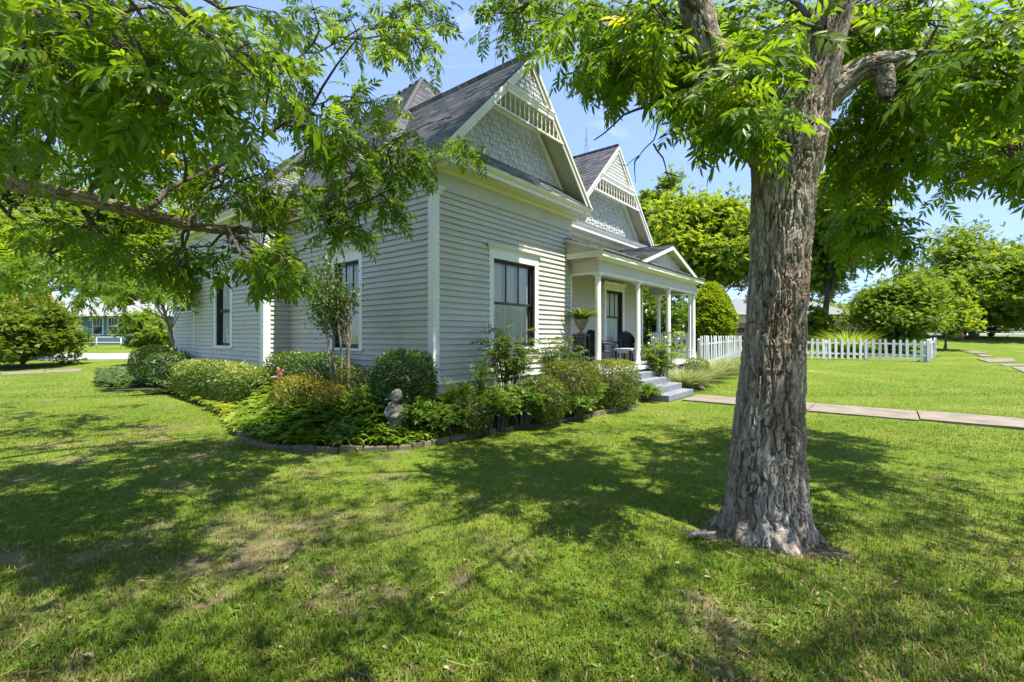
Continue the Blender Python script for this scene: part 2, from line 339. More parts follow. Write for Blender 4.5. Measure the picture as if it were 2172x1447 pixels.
ml2 = nt.nodes.new('ShaderNodeMix'); ml2.data_type = 'RGBA'; ml2.blend_type = 'MULTIPLY'; ml2.inputs[0].default_value = 0.9
nt.links.new(ml.outputs[2], ml2.inputs[6]); nt.links.new(fin, ml2.inputs[7])
org = ramp(nt, noise(nt, 2.7, 3, sc=(2.2, 2.2, 0.8)), [(0.70, (0, 0, 0)), (0.745, (1, 1, 1))])
ml3 = nt.nodes.new('ShaderNodeMix'); ml3.data_type = 'RGBA'; ml3.inputs[7].default_value = (0.28, 0.10, 0.035, 1)
nt.links.new(org, ml3.inputs[0]); nt.links.new(ml2.outputs[2], ml3.inputs[6]); nt.links.new(ml3.outputs[2], b.inputs['Base Color'])
b.inputs['Roughness'].default_value = 0.9; b.inputs['Specular IOR Level'].default_value = 0.2
bump(nt, b, noise(nt, 34, 9, 0.75, sc=(1, 1, 0.16)), 1.0, 0.03)

# lawn ground
m_lawn, nt, b = nmat('lawn')
g1 = ramp(nt, noise(nt, 0.55, 7, 0.6), [(0.30, (0.087, 0.14, 0.012)), (0.5, (0.112, 0.162, 0.014)), (0.62, (0.15, 0.185, 0.025)), (0.75, (0.22, 0.215, 0.05))])
g2 = ramp(nt, noise(nt, 9, 7, 0.7), [(0.3, (0.70, 0.72, 0.6)), (0.55, (1, 1, 1)), (0.75, (1.25, 1.2, 1.1))])
ml = nt.nodes.new('ShaderNodeMix'); ml.data_type = 'RGBA'; ml.blend_type = 'MULTIPLY'; ml.inputs[0].default_value = 1
nt.links.new(g1, ml.inputs[6]); nt.links.new(g2, ml.inputs[7])
dirt = ramp(nt, noise(nt, 5, 8, 0.65), [(0.3, (0.085, 0.058, 0.034)), (0.55, (0.19, 0.14, 0.09)), (0.75, (0.31, 0.25, 0.17))])
at_ = nt.nodes.new('ShaderNodeAttribute'); at_.attribute_name = 'bare'
mxb = nt.nodes.new('ShaderNodeMix'); mxb.data_type = 'RGBA'
nt.links.new(at_.outputs['Fac'], mxb.inputs[0]); nt.links.new(ml.outputs[2], mxb.inputs[6]); nt.links.new(dirt, mxb.inputs[7])
nt.links.new(mxb.outputs[2], b.inputs['Base Color']); b.inputs['Roughness'].default_value = 0.95; b.inputs['Specular IOR Level'].default_value = 0.15
bump(nt, b, noise(nt, 14, 8, 0.7), 0.8, 0.05)

# ------------------------------------------------------------------ numpy noise
def hash2(i, j, s=0):
    n = (i.astype(np.int64) * 374761393 + j.astype(np.int64) * 668265263 + s * 2147483647) & 0xffffffff
    n = ((n ^ (n >> 13)) * 1274126177) & 0xffffffff
    return ((n ^ (n >> 16)) & 0xffff) / 65535.0
def vnoise(x, y, s=0):
    x = np.asarray(x, float); y = np.asarray(y, float)
    i = np.floor(x); j = np.floor(y); fx = x - i; fy = y - j
    fx = fx * fx * (3 - 2 * fx); fy = fy * fy * (3 - 2 * fy)
    return (hash2(i, j, s) * (1 - fx) + hash2(i + 1, j, s) * fx) * (1 - fy) + (hash2(i, j + 1, s) * (1 - fx) + hash2(i + 1, j + 1, s) * fx) * fy
def fbm(x, y, s=0, o=4):
    r = 0; a = 0.5
    for k in range(o):
        r = r + a * vnoise(np.asarray(x) * 2 ** k, np.asarray(y) * 2 ** k, s + k); a *= 0.5
    return r / (1 - 0.5 ** o)

# ------------------------------------------------------------------ ground
TREE = at(1626, 713, 4.12); TREE.z = 0.0
SPOTS = [(550, 1165, .34), (480, 1195, .30), (80, 1215, .28), (250, 1165, .28), (360, 1200, .2), (560, 1220, .2), (700, 1210, .18), (740, 1265, .2),
         (1500, 1290, .20), (1530, 1335, .22), (1640, 1300, .14), (1440, 1370, .18), (1720, 1165, .16), (1530, 1150, .14), (140, 1400, .24), (1550, 1420, .24),
         (30, 1190, .28), (190, 1390, .22), (660, 1130, .18), (620, 1110, .18), (450, 1290, .16), (850, 965, .25), (300, 1260, .2), (960, 1235, .12),
         (110, 945, .3), (330, 905, .4), (1980, 1010, .1)]
SPOTW = [(gp(a, b), c * .72) for a, b, c in SPOTS]
def bare(x, y):
    x = np.asarray(x, float); y = np.asarray(y, float); r = np.zeros_like(x)
    wx = x + 0.75 * (fbm(x * 3.1, y * 3.1, 5, 5) - 0.5); wy = y + 0.75 * (fbm(x * 3.1 + 40, y * 3.1, 9, 5) - 0.5)
    for p, c in SPOTW:
        dx = (wx - p.x) * FW[0] + (wy - p.y) * FW[1]; dy = (wx - p.x) * RT[0] + (wy - p.y) * RT[1]
        r = np.maximum(r, np.exp(-((dx / (c * 0.75)) ** 2 + (dy / (c * 1.35)) ** 2)))
    d = np.hypot(wx - TREE.x, wy - TREE.y)
    r = np.maximum(r, 0.9 * sstep(0.52, 0.38, d))
    d_, l_ = x * FW[0] + y * FW[1], x * RT[0] + y * RT[1]
    thin = sstep(0.58, 0.72, fbm(x * 1.7, y * 1.7, 21)) * 0.45 * sstep(0.8, -0.6, l_ / np.maximum(d_, 1) * 1.6)
    return np.clip(np.maximum(r, thin), 0, 1)

dg = np.concatenate([[-400, -150, -60, -25, -10, -4, -1.5], np.arange(0, 14, .13), np.arange(14, 46, 1.0), [48, 52, 56, 60, 66, 72, 80, 88, 100, 130, 180, 300, 600, 1500]])
lg = np.concatenate([[-1500, -600, -300, -150, -100, -70], np.arange(-60, -13, 2.5), np.arange(-13, 15, .16), np.arange(15, 60, 2.0), [60, 65, 70, 80, 100, 150, 300, 600, 1500]])
DD, LL = np.meshgrid(dg, lg, indexing='ij')
GX = DD * FW[0] + LL * RT[0]; GY = DD * FW[1] + LL * RT[1]
near = (sstep(16, 12, np.abs(DD)) * sstep(15, 12, np.abs(LL)))
GB = bare(GX, GY) * near
GZ = ground(GX, GY) + near * (0.05 * (fbm(GX * 0.7, GY * 0.7, 3) - 0.5) + 0.02 * (fbm(GX * 3, GY * 3, 4) - 0.5)) - 0.02 * GB
def gbump(x, y):
    x = np.asarray(x, float); y = np.asarray(y, float)
    d, l = x * FW[0] + y * FW[1], x * RT[0] + y * RT[1]
    nr = (sstep(16, 12, np.abs(d)) * sstep(15, 12, np.abs(l)))
    return ground(x, y) + nr * (0.05 * (fbm(x * 0.7, y * 0.7, 3) - 0.5) + 0.02 * (fbm(x * 3, y * 3, 4) - 0.5))
nd, nl = DD.shape
idx = np.arange(nd * nl).reshape(nd, nl)
F = np.stack([idx[:-1, :-1], idx[:-1, 1:], idx[1:, 1:], idx[1:, :-1]], -1).reshape(-1, 4)[:, ::-1]
me = np_mesh('lawn', np.stack([GX, GY, GZ], -1).reshape(-1, 3), F, m_lawn, smooth=True)
ab = me.attributes.new('bare', 'FLOAT', 'POINT'); ab.data.foreach_set('value', GB.ravel().astype(np.float32))
lawn = link('lawn', me); tag(lawn, 'green lawn spreading round the house and beneath the trees', kind='structure')

# ------------------------------------------------------------------ paths and roads
def draped(name, pts, mat, parent=None, up=0.03, thick=0.09, n=6, loc=None):
    """quad slab given by four ground corners, following the lawn"""
    a, b, c, d = [Vector(p) for p in pts]; mb = MB(); top = []; bot = []
    for i in range(n + 1):
        for j in range(2):
            p = a.lerp(b, i / n) if j == 0 else d.lerp(c, i / n)
            z = gz(p.x, p.y); top.append((p.x, p.y, z + up)); bot.append((p.x, p.y, z + up - thick))
    k = len(top); fs = []
    for i in range(n):
        q = 2 * i; fs += [(q, q + 2, q + 3, q + 1), (k + q, k + q + 1, k + q + 3, k + q + 2), (q, k + q, k + q + 2, q + 2), (q + 1, q + 3, k + q + 3, k + q + 1)]
    fs += [(0, 1, k + 1, k), (2 * n, k + 2 * n, k + 2 * n + 1, 2 * n + 1)]
    mb.add(top + bot, fs); return mb.build(name, mat, parent)

walk = thing('walkway', (13.1, 4.4, 0), 'pale concrete slab walkway running from the porch steps across the lawn', kind='structure')
rng = random.Random(4)
yy = 4.30; k = 0
while yy > -9:
    L = [1.35, 1.45, 1.9, 1.9, 1.9, 1.9, 1.9, 1.9][min(k, 7)]
    j = rng.uniform(-.05, .05); x0 = 12.55 - 0.03 * k + j; x1 = 13.95 - 0.03 * k + j * 0.6
    if k == 3: x0 += .08; x1 += .10
    draped('slab', [(x0, yy, 0), (x0 + .03, yy - L, 0), (x1 + .02, yy - L, 0), (x1, yy, 0)], m_conc, walk, up=0.035 + rng.uniform(-.008, .012))
    yy -= L + 0.025 + (0.03 if k == 0 else 0); k += 1
# broken flagstones far right
flag = thing('flagstone_path', gp(2100, 765), 'broken flat flagstones lying in the lawn at the far right', 'path', kind='structure')
for pl in [[(2035, 745), (2070, 745.5), (2097, 752), (2060, 750)], [(2068, 752), (2094, 753), (2108, 758), (2080, 757)], [(2072, 762.5), (2148, 761.5), (2156, 768.5), (2098, 770)],
           [(2120, 774), (2230, 773), (2240, 776.5), (2130, 777)], [(2145, 780), (2250, 779), (2290, 795), (2185, 796)]]:
    q = [gp(*p) for p in pl]; draped('flagstone', [q[3], q[2], q[1], q[0]], m_conc, flag, up=0.025 + rng.uniform(0, .02), n=3)
# left concrete strip and drive
strip = thing('garden_path', gp(80, 792), 'thin concrete path strip crossing the lawn left of the house', kind='structure')
for a_, b_ in [(-160, 0), (2, 92), (94, 172)]:
    f = lambda p: gp(p, 796.5 - 0.045 * p); g = lambda p: gp(p + 4, 790.5 - 0.045 * p)
    draped('slab', [f(a_), f(b_ - 1.5), g(b_ - 1.5), g(a_)], m_conc, strip, up=0.03)
drive = draped('driveway', [gp(60, 764.5), gp(420, 763), gp(420, 749.5), gp(110, 751)], m_drive, None, up=0.04, n=12)
tag(drive, 'pale concrete driveway crossing in front of the blue house', kind='structure')
road = draped('road', [cf(66, 44), cf(62, 230), cf(84, 260), cf(84, 44)], m_asph, None, up=0.05, n=14); tag(road, 'grey asphalt street at the far right edge', kind='structure')
apron = draped('kerb_apron', [cf(50, 45.5), cf(50.5, 62), cf(52.5, 62), cf(52.5, 46)], m_drive, None, up=0.05, n=6); tag(apron, 'pale concrete strip beside the street behind the far tree', kind='structure')
apron2 = draped('kerb_apron', [cf(57, 52), cf(57, 66), cf(60, 66), cf(60, 52)], m_drive, None, up=0.05, n=6); tag(apron2, 'second pale concrete strip nearer the street', kind='structure')

# ------------------------------------------------------------------ the grey house
X0, Y0 = 5.897, 6.70          # near corner of the gabled wing
X1 = 10.775                   # right end of the wing
Y1 = 12.36                    # inner corner on the side
X2, Y2 = 5.208, 17.48         # rear side wing
YB = 7.60; XB = 17.56         # recessed wall behind the porch
house = thing('victorian_house', (X0, Y0, 0), 'single storey grey clapboard house with two steep shingled gables and a white columned porch', 'house')

def Tx(fixed): return lambda u, n, z: (u, fixed - n, z)          # wall along X facing -Y
def Ty(fixed): return lambda u, n, z: (fixed - n, u, z)          # wall along Y facing -X
BOARD = {}; JR = random.Random(77)
def siding(wall, axis, fixed, a0, a1, z0, z1, openings, expo=0.119):
    T = (Tx if axis == 'x' else Ty)(fixed); nrow = int(round((z1 - z0) / expo)); e = (z1 - z0) / nrow
    for r in range(nrow):
        zb = z0 + r * e; spans = [(a0, a1)]
        for (o0, o1, q0, q1) in openings:
            if zb + e * 0.5 > q0 and zb + e * 0.5 < q1:
                spans = [s for (p, q) in spans for s in ((p, min(q, o0)), (max(p, o1), q)) if s[1] - s[0] > 0.02]
        cut = []
        for p, q in spans:
            if q - p > 2.2:
                c_ = p + (q - p) * JR.uniform(.3, .7); cut += [(p, c_ - .0015), (c_ + .0015, q)]
            else: cut.append((p, q))
        for p, q in cut:
            L = q - p; key = (axis, round(L, 3), round(e, 4), r % 3)
            if key not in BOARD:
                rr = random.Random(str(key)); mb = MB(); ns = max(2, int(L / 0.6)); vs = []; fs = []
                for i in range(ns + 1):
                    u = L * i / ns; w = rr.uniform(-.0022, .0022); zz = rr.uniform(-.0022, .0022)
                    vs += [T0 for T0 in [(u, 0, 0.014), (u, .040 + w, 0.0 + zz), (u, .006, e + .012), (u, 0, e + .012)]]
                for i in range(ns):
                    for j in range(4):
                        fs.append((4 * i + j, 4 * i + 4 + j, 4 * i + 4 + (j + 1) % 4, 4 * i + (j + 1) % 4))
                fs += [(0, 1, 2, 3), (4 * ns + 3, 4 * ns + 2, 4 * ns + 1, 4 * ns)]
                vs = [(u, -n, z) if axis == 'x' else (-n, u, z) for u, n, z in vs]
                mb.add(vs, fs); BOARD[key] = mb.mesh('board', m_siding)
            link('board', BOARD[key], wall, loc=T(p, 0, zb))
def wall_back(name, axis, fixed, a0, a1, z0, z1, openings, mat=m_siding):
    T = (Tx if axis == 'x' else Ty)(fixed); mb = MB(); us = sorted({a0, a1, *[v for o in openings for v in o[:2]]}); zs = sorted({z0, z1, *[v for o in openings for v in o[2:]]})
    for i in range(len(us) - 1):
        for j in range(len(zs) - 1):
            um, zm = (us[i] + us[i + 1]) / 2, (zs[j] + zs[j + 1]) / 2
            if any(o[0] < um < o[1] and o[2] < zm < o[3] for o in openings): continue
            mb.box(us[i], us[i + 1], -.15, -.004, zs[j], zs[j + 1], T)
    return mb.build(name, mat, house)

def window(axis, fixed, a0, a1, z0, z1, lights=3, name='window', cap=True, low=None, curtain=True, gather=1.0, seed=0, shade=None):
    """casing outer a0..a1, z0..z1 (z1 = top of head board)"""
    T = (Tx if axis == 'x' else Ty)(fixed); cw = 0.145; w = sub_empty(name, house)
    for q0, q1 in ((a0, a0 + cw), (a1 - cw, a1)):
        mb = MB(); mb.box(q0, q1, -.10, .036, z0 + .05, z1 - .2, T); mb.build('casing', m_trim, w)
    mb = MB(); mb.box(a0, a1, -.10, .039, z1 - .2, z1, T); mb.build('head_board', m_trim, w)
    if cap:
        mb = MB(); prof = [(0, 0), (.05, 0), (.055, .025), (.075, .04), (.08, .062), (.10, .07), (.10, .092), (0, .10)]
        n = len(prof); e0, e1 = a0 - .05, a1 + .05
        vs = [T(e0 + .05 - p, p, z1 + q) for p, q in prof] + [T(e1 - .05 + p, p, z1 + q) for p, q in prof]
        mb.add(vs, [tuple(range(n)), tuple(range(n, 2 * n))[::-1]] + [(i, (i + 1) % n, n + (i + 1) % n, n + i) for i in range(n)]); mb.build('cap_moulding', m_bounce_trim, w)
    mb = MB(); mb.box(a0 - .02, a1 + .02, -.10, .07, z0, z0 + .05, T); mb.build('sill', m_trim, w)
    i0, i1, b0, b1 = a0 + cw, a1 - cw, z0 + .05, z1 - .2
    mid = low if low else (b0 + b1) / 2 + .02
    mb = MB()                                            # dark jamb liner
    for (p, q, r_, s_) in [(i0, i0 + .03, b0, b1), (i1 - .03, i1, b0, b1), (i0 + .03, i1 - .03, b1 - .03, b1), (i0 + .03, i1 - .03, b0, b0 + .02)]: mb.box(p, q, -.16, .004, r_, s_, T)
    mb.build('jamb', m_sash, w)
    j0, j1 = i0 + .03, i1 - .03
    for nm, zz0, zz1, dn, nl_ in [('upper_sash', mid - .02, b1 - .03, -.055, lights), ('lower_sash', b0 + .02, mid + .02, -.095, 1)]:
        mb = MB(); st = .042
        mb.box(j0, j0 + st, dn - .035, dn, zz0, zz1, T); mb.box(j1 - st, j1, dn - .035, dn, zz0, zz1, T)
        mb.box(j0 + st, j1 - st, dn - .034, dn - .001, zz1 - .045, zz1, T); mb.box(j0 + st, j1 - st, dn - .034, dn - .001, zz0, zz0 + (.042 if nl_ > 1 else .075), T)
        for k in range(1, nl_):
            u = j0 + st + (j1 - j0 - 2 * st) * k / nl_; mb.box(u - .013, u + .013, dn - .032, dn - .003, zz0 + .04, zz1 - .044, T)
        mb.build(nm, m_sash, w)
        for k in range(nl_):
            u0 = j0 + st + (j1 - j0 - 2 * st) * k / nl_; u1 = j0 + st + (j1 - j0 - 2 * st) * (k + 1) / nl_
            g = MB(); g.add([T(u0 + .008, dn - .018, zz0 + .03), T(u1 - .008, dn - .018, zz0 + .03), T(u1 - .008, dn - .018, zz1 - .03), T(u0 + .008, dn - .018, zz1 - .03)], [(0, 1, 2, 3) if axis == 'x' else (3, 2, 1, 0)])
            g.build('pane', m_glass, w)
    if curtain:
        rr = random.Random(seed); nu = 90; mb = MB(); vs = []; ph = [rr.uniform(0, 6.3) for _ in range(4)]
        zz = [b0 + .03, (b0 + b1) / 2, b1 - .01]
        for i in range(nu + 1):
            u = j0 + (j1 - j0) * i / nu; f = i / nu
            d = .022 * math.sin(2 * math.pi * f * 9 * gather + ph[0]) + .012 * math.sin(2 * math.pi * f * 21 * gather + ph[1]) + .006 * math.sin(2 * math.pi * f * 37 + ph[2])
            for k, z in enumerate(zz): vs.append(T(u + (0.012 * math.sin(f * 30 + k)), -.15 + d * (0.5 + .25 * (2 - k)), z))
        fs = [(3 * i + k, 3 * i + 3 + k, 3 * i + 4 + k, 3 * i + 1 + k) for i in range(nu) for k in range(2)]
        mb.add(vs, fs, True); mb.build('curtain', m_curtain, w)
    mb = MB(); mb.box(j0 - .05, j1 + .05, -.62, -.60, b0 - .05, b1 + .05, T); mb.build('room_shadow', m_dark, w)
    return w

ZS0, ZS1 = 0.85, 4.55
# openings (inner edge of casing) per wall
def op(a0, a1, z0, z1): return (a0 + .06, a1 - .06, z0 + .03, z1 - .03)
W_L = (9.00, 10.33, 1.40, 3.63); W_R = (7.445, 9.25, 1.42, 3.63); W_2 = (14.32, 15.70, 1.38, 3.63); W_P = (14.35, 15.92, 1.38, 3.53)
walls = []
def full_wall(name, axis, fixed, a0, a1, z0, z1, wins, ztop=5.0):
    ops = [op(*w) for w in wins]
    wb = wall_back(name, axis, fixed, a0, a1, 0.0, ztop, ops); siding(wb, axis, fixed, a0 + .005, a1 - .005, z0, z1, ops); walls.append(wb); return wb
wb_r = full_wall('front_wall', 'x', Y0, X0 + .12, X1 - .03, ZS0, ZS1, [W_R])
wb_l = full_wall('side_wall', 'y', X0, Y0 + .12, Y1, ZS0, ZS1, [W_L])
wb_t = full_wall('return_wall', 'x', Y1, X2 + .14, X0 + .02, ZS0, ZS1, [])
wb_2 = full_wall('rear_side_wall', 'y', X2, Y1 + .14, Y2, ZS0, ZS1, [W_2])
wb_p = full_wall('porch_wall', 'x', YB, X1, XB - .1, 0.86, 3.62, [W_P], 5.0)
W_3 = (18.05, 19.45, 2.53, 3.60); X3, Y3 = 5.36, 20.1
wb_3 = full_wall('rear_annexe_wall', 'y', X3, Y2, Y3, ZS0, ZS1, [W_3])
m = MB(); m.box(X1 - .16, X1 - .01, Y0 + .01, YB, 0, 5.0); m.build('wing_end_wall', m_siding, house)
m = MB(); m.box(XB - .15, XB, YB + .02, 19.8, 0, 5.0); m.build('far_side_wall', m_siding, house)
m = MB(); m.box(X3, XB, 19.95, 20.1, 0, 5.0); m.build('back_wall', m_siding, house)
# skirting below the water table
for axis, fixed, a0, a1, nm in [('x', Y0, X0, X1, 'f'), ('y', X0, Y0, Y1, 's'), ('x', Y1, X2, X0, 'r'), ('y', X2, Y1, Y2, 'q'), ('y', X3, Y2, Y3, 'p')]:
    T = (Tx if axis == 'x' else Ty)(fixed)
    par = {'f': wb_r, 's': wb_l, 'r': wb_t, 'q': wb_2, 'p': wb_3}[nm]
    for k in range(4):
        z = 0.05 + k * 0.19; mb = MB(); prof = [(0, 0), (.030, 0), (.010, .2), (0, .2)]
        mb.prism([(p, q + z) for p, q in prof], a0 - (.03 if nm in 'fs' else 0), a1, lambda p, q, a, T=T: T(a, p, q)); mb.build('skirt_board', m_siding, par)
    mb = MB(); mb.prism([(0, .80), (.055, .80), (.055, .825), (.03, .85), (0, .85)], a0 - (.05 if nm in 'fs' else 0), a1, lambda p, q, a, T=T: T(a, p, q)); mb.build('water_table', m_trim, house)

# corner posts with capitals
def corner_post(x, y, w, z0, z1):
    mb = MB(); mb.box(x - .028, x + w, y - .028, y + w, z0, z1 - .12); mb.build('corner_post', m_trim, house, bevel=.006)
    mb = MB()
    for e, a, b_ in [(.02, z1 - .12, z1 - .085), (.038, z1 - .085, z1 - .05), (.06, z1 - .05, z1 - .02), (.075, z1 - .02, z1 + .004)]:
        mb.box(x - .028 - e, x + w + e, y - .028 - e, y + w + e, a, b_)
    mb.build('post_capital', m_trim, house)
corner_post(X0, Y0, .135, .80, 4.57); corner_post(X2, Y1, .16, .80, 4.57)
mb = MB(); mb.box(X1 - .05, X1 + .02, Y0 - .032, Y0 + .02, .8, 3.45); mb.build('corner_trim', m_trim, house)
mb = MB(); mb.box(X2 - .032, X2 + .03, Y2 - .07, Y2 + .02, .82, 4.57); mb.build('corner_trim', m_trim, house)
mb = MB(); mb.box(XB - .12, XB + .02, YB - .035, YB + .03, .86, 3.6); mb.build('corner_trim', m_trim, house)
mb = MB(); mb.box(X3 - .03, X3 + .03, Y3 - .10, Y3, .82, 4.57); mb.build('corner_trim', m_trim, house)

window('x', Y0, *W_R, seed=1); window('y', X0, *W_L, seed=2); window('y', X2, *W_2, lights=1, seed=3, gather=.5); window('x', YB, *W_P, seed=4)
w3 = window('y', X3, *W_3, lights=1, cap=False, curtain=False)
mb = MB(); T = Ty(X3); mb.box(18.70, 18.80, -.1, .03, 2.58, 3.4, T); mb.build('mullion', m_trim, w3)

# friezes and cornices
def cornice(axis, fixed, a0, a1, oh, z=4.98, dz=0.0, name='cornice'):
    T = (Tx if axis == 'x' else Ty)(fixed)
    fr_ = MB(); fr_.box(a0 + oh - .0, a1 - oh, -.05, .030 + dz, 4.55 + dz, z + .0, T) if False else None
    prof = [(-.05, z - .10), (.05, z - .10), (.055, z - .075), (.085, z - .05), (.09, z - .01), (oh - .09, z - .01), (oh - .09, z - .03), (oh - .05, z - .03), (oh - .05, z + .045), (oh - .03, z + .055), (oh + .01, z + .09), (oh + .03, z + .125), (oh + .03, z + .145), (-.05, z + .15)]
    mb = MB(); mb.prism([(p, q + dz) for p, q in prof], a0, a1, lambda p, q, a: T(a, p, q)); return mb.build(name, m_bounce_trim, house)
def frieze(axis, fixed, a0, a1, z0=4.55, z1=4.95):
    T = (Tx if axis == 'x' else Ty)(fixed); mb = MB(); mb.box(a0, a1, -.06, .032, z0, z1, T)
    mb.box(a0, a1, .032, .045, z0 - .0, z0 + .03, T); return mb.build('frieze_board', m_frieze, house)
frieze('x', Y0, X0 - .028, X1 + .02); frieze('y', X0, Y0 - .03, Y1); frieze('x', Y1, X2 - .02, X0); frieze('y', X2, Y1 - .02, Y2); frieze('y', X3, Y2, Y3)
OHF, OHS = .50, .24
cornice('x', Y0, X0 - OHS, X1 + .28, OHF); cornice('y', X0, Y0 - OHF + .02, Y1 - .05, OHS, dz=-.003)
cornice('x', Y1, X2 - .3, X0, .3, dz=-.005); cornice('y', X2, Y1 - .28, Y2 + .2, .3, dz=-.008); cornice('y', X3, Y2 + .2, Y3, .3, dz=-.01)
mb = MB(); mb.box(X1 - .03, X1 + .27, Y0 - OHF + .03, YB, 4.965, 5.10); mb.build('eave_return', m_bounce_trim, house)

# ------------------------------------------------------------------ roofs: courses of shingle tabs
def roof_face(name, poly, parent, expo=.14, tab=.30, seed=0, thick=.016):
    """poly: 3D corners, the first edge is the eave; builds overlapping rows of tabs"""
    P = [np.array(p, float) for p in poly]; o = P[0]; u = P[1] - P[0]; u /= np.linalg.norm(u)
    nrm = np.cross(P[1] - P[0], P[-1] - P[0]); nrm /= np.linalg.norm(nrm)
    if nrm[2] < 0: nrm = -nrm
    v = np.cross(nrm, u)
    if v[2] < 0: v = -v
    q = [((p - o) @ u, (p - o) @ v) for p in P]; vmax = max(b for _, b in q); rs = np.random.RandomState(seed)
    V = []; Fq = []; rn = []; r = 0; vb = 0.0
    while vb < vmax - .01:
        vm = min(vb + expo * .5, vmax - .004); xs = []
        for i in range(len(q)):
            (a, b), (c, d) = q[i], q[(i + 1) % len(q)]
            if (b - vm) * (d - vm) < 0: xs.append(a + (c - a) * (vm - b) / (d - b))
        if len(xs) >= 2:
            u0, u1 = min(xs), max(xs); x = u0 - rs.rand() * tab
            while x < u1:
                w = tab * rs.uniform(.6, 1.5); a, b_ = max(x, u0), min(x + w - .004, u1)
                if b_ - a > .01:
                    lift = thick * rs.uniform(.8, 1.6); e = rs.uniform(-.012, .006)
                    k = len(V)
                    for (uu, vv, hh) in [(a, vb + e, lift), (b_, vb + e, lift), (b_, vb + expo + .03, .002), (a, vb + expo + .03, .002), (a, vb + e, -.004), (b_, vb + e, -.004)]:
                        V.append(o + uu * u + vv * v + hh * nrm)
                    Fq += [(k, k + 1, k + 2, k + 3), (k + 4, k + 5, k + 1, k)]; t = rs.beta(2, 2.4); rn += [t, t]
                x += w
        vb += expo; r += 1
    m_ = np_mesh(name, np.array(V), np.array(Fq), m_roof, rnd=np.array(rn)); ob = link(name, m_, parent); ob['kind'] = 'stuff'
    # deck below
    mb = MB(); top = [p - nrm * .006 for p in P]; bot = [p - nrm * .05 for p in P]; n = len(P)
    mb.add(top + bot, [tuple(range(n)), tuple(range(n, 2 * n))[::-1]] + [(i, n + i, n + (i + 1) % n, (i + 1) % n) for i in range(n)])
    mb.build('roof_deck', m_roof, parent); return ob
roof = sub_empty('roof', house)
EZ = 5.115
xc1, za1 = 8.336, 7.985; h1 = xc1 - (X0 - OHS)              # gable wing
xc2, za2 = 14.57, 8.20; h2 = 3.17
YR1, YR2 = 6.18, 7.13                                        # rake planes
roof_face('shingle_courses', [(X0 - OHS - .03, YR1, EZ), (X0 - OHS - .03, 12.6, EZ), (xc1, 12.6, za1), (xc1, YR1, za1)], roof, seed=1)
roof_face('shingle_courses', [(X1 + .31, YR1, EZ), (X1 + .31, 12.6, EZ), (xc1, 12.6, za1), (xc1, YR1, za1)], roof, seed=2)
roof_face('shingle_courses', [(xc2 - h2, YR2, EZ), (xc2 - h2, 13.0, EZ), (xc2, 13.0, za2), (xc2, YR2, za2)], roof, seed=3)
roof_face('shingle_courses', [(xc2 + h2, YR2, EZ), (xc2 + h2, 13.0, EZ), (xc2, 13.0, za2), (xc2, YR2, za2)], roof, seed=4)
AP = (11.4, 13.6, 11.35)
c_sw, c_se, c_ne, c_nw = (5.58, 7.9, EZ + .3), (17.85, 7.9, EZ + .3), (17.85, 20.3, EZ), (5.1, 20.3, EZ)
roof_face('shingle_courses', [c_sw, c_se, AP], roof, seed=5); roof_face('shingle_courses', [(5.5, 7.9, EZ + .01), (5.5, 20.3, EZ + .01), AP], roof, seed=6)
roof_face('shingle_courses', [c_se, c_ne, AP], roof, seed=7, expo=.4, tab=2); roof_face('shingle_courses', [c_ne, c_nw, AP], roof, seed=8, expo=.4, tab=2)
xa, ya, yb = X2 - .33, Y1 - .33, Y2 + .33; ym = (ya + yb) / 2; hh = (yb - ya) / 2
roof_face('shingle_courses', [(xa, ya, EZ), (xa, yb, EZ), (xa + hh, ym, EZ + hh)], roof, seed=9)
roof_face('shingle_courses', [(xa, ya, EZ), (xa + 6, ya, EZ), (xa + 6, ym, EZ + hh), (xa + hh, ym, EZ + hh)], roof, seed=10)
roof_face('shingle_courses', [(xa, yb, EZ), (xa + 6, yb, EZ), (xa + 6, ym, EZ + hh), (xa + hh, ym, EZ + hh)], roof, seed=11, expo=.3, tab=1)
# hip caps
for a_, b_ in [((5.55, 7.9, EZ + .18), AP), ((17.85, 7.9, EZ + .3), AP), ((5.5, 20.3, EZ + .02), AP), ((17.85, 20.3, EZ), AP), ((xa, ya, EZ), (xa + hh, ym, EZ + hh)), ((xa, yb, EZ), (xa + hh, ym, EZ + hh))]:
    mb = MB(); n = 40; a_, b_ = Vector(a_), Vector(b_)
    for i in range(n): mb.tube([a_.lerp(b_, i / n), a_.lerp(b_, (i + 1.25) / n)], [.085, .07], 6)
    mb.build('hip_cap', m_roof, roof)
# ridge caps
for (a_, b_) in [((xc1, YR1 - .01, za1), (xc1, 10.3, za1)), ((xc2, YR2 - .01, za2), (xc2, 10.6, za2))]:
    mb = MB(); n = 16
    for i in range(n):
        p = Vector(a_).lerp(Vector(b_), i / n); q = Vector(a_).lerp(Vector(b_), (i + 1.15) / n)
        for s_ in (-1, 1): mb.add([p + Vector((0, 0, .026)), q + Vector((0, 0, .020)), q + Vector((s_ * .13, 0, -.112)), p + Vector((s_ * .13, 0, -.106))], [(0, 1, 2, 3)])
    mb.build('ridge_cap', m_roof, roof)

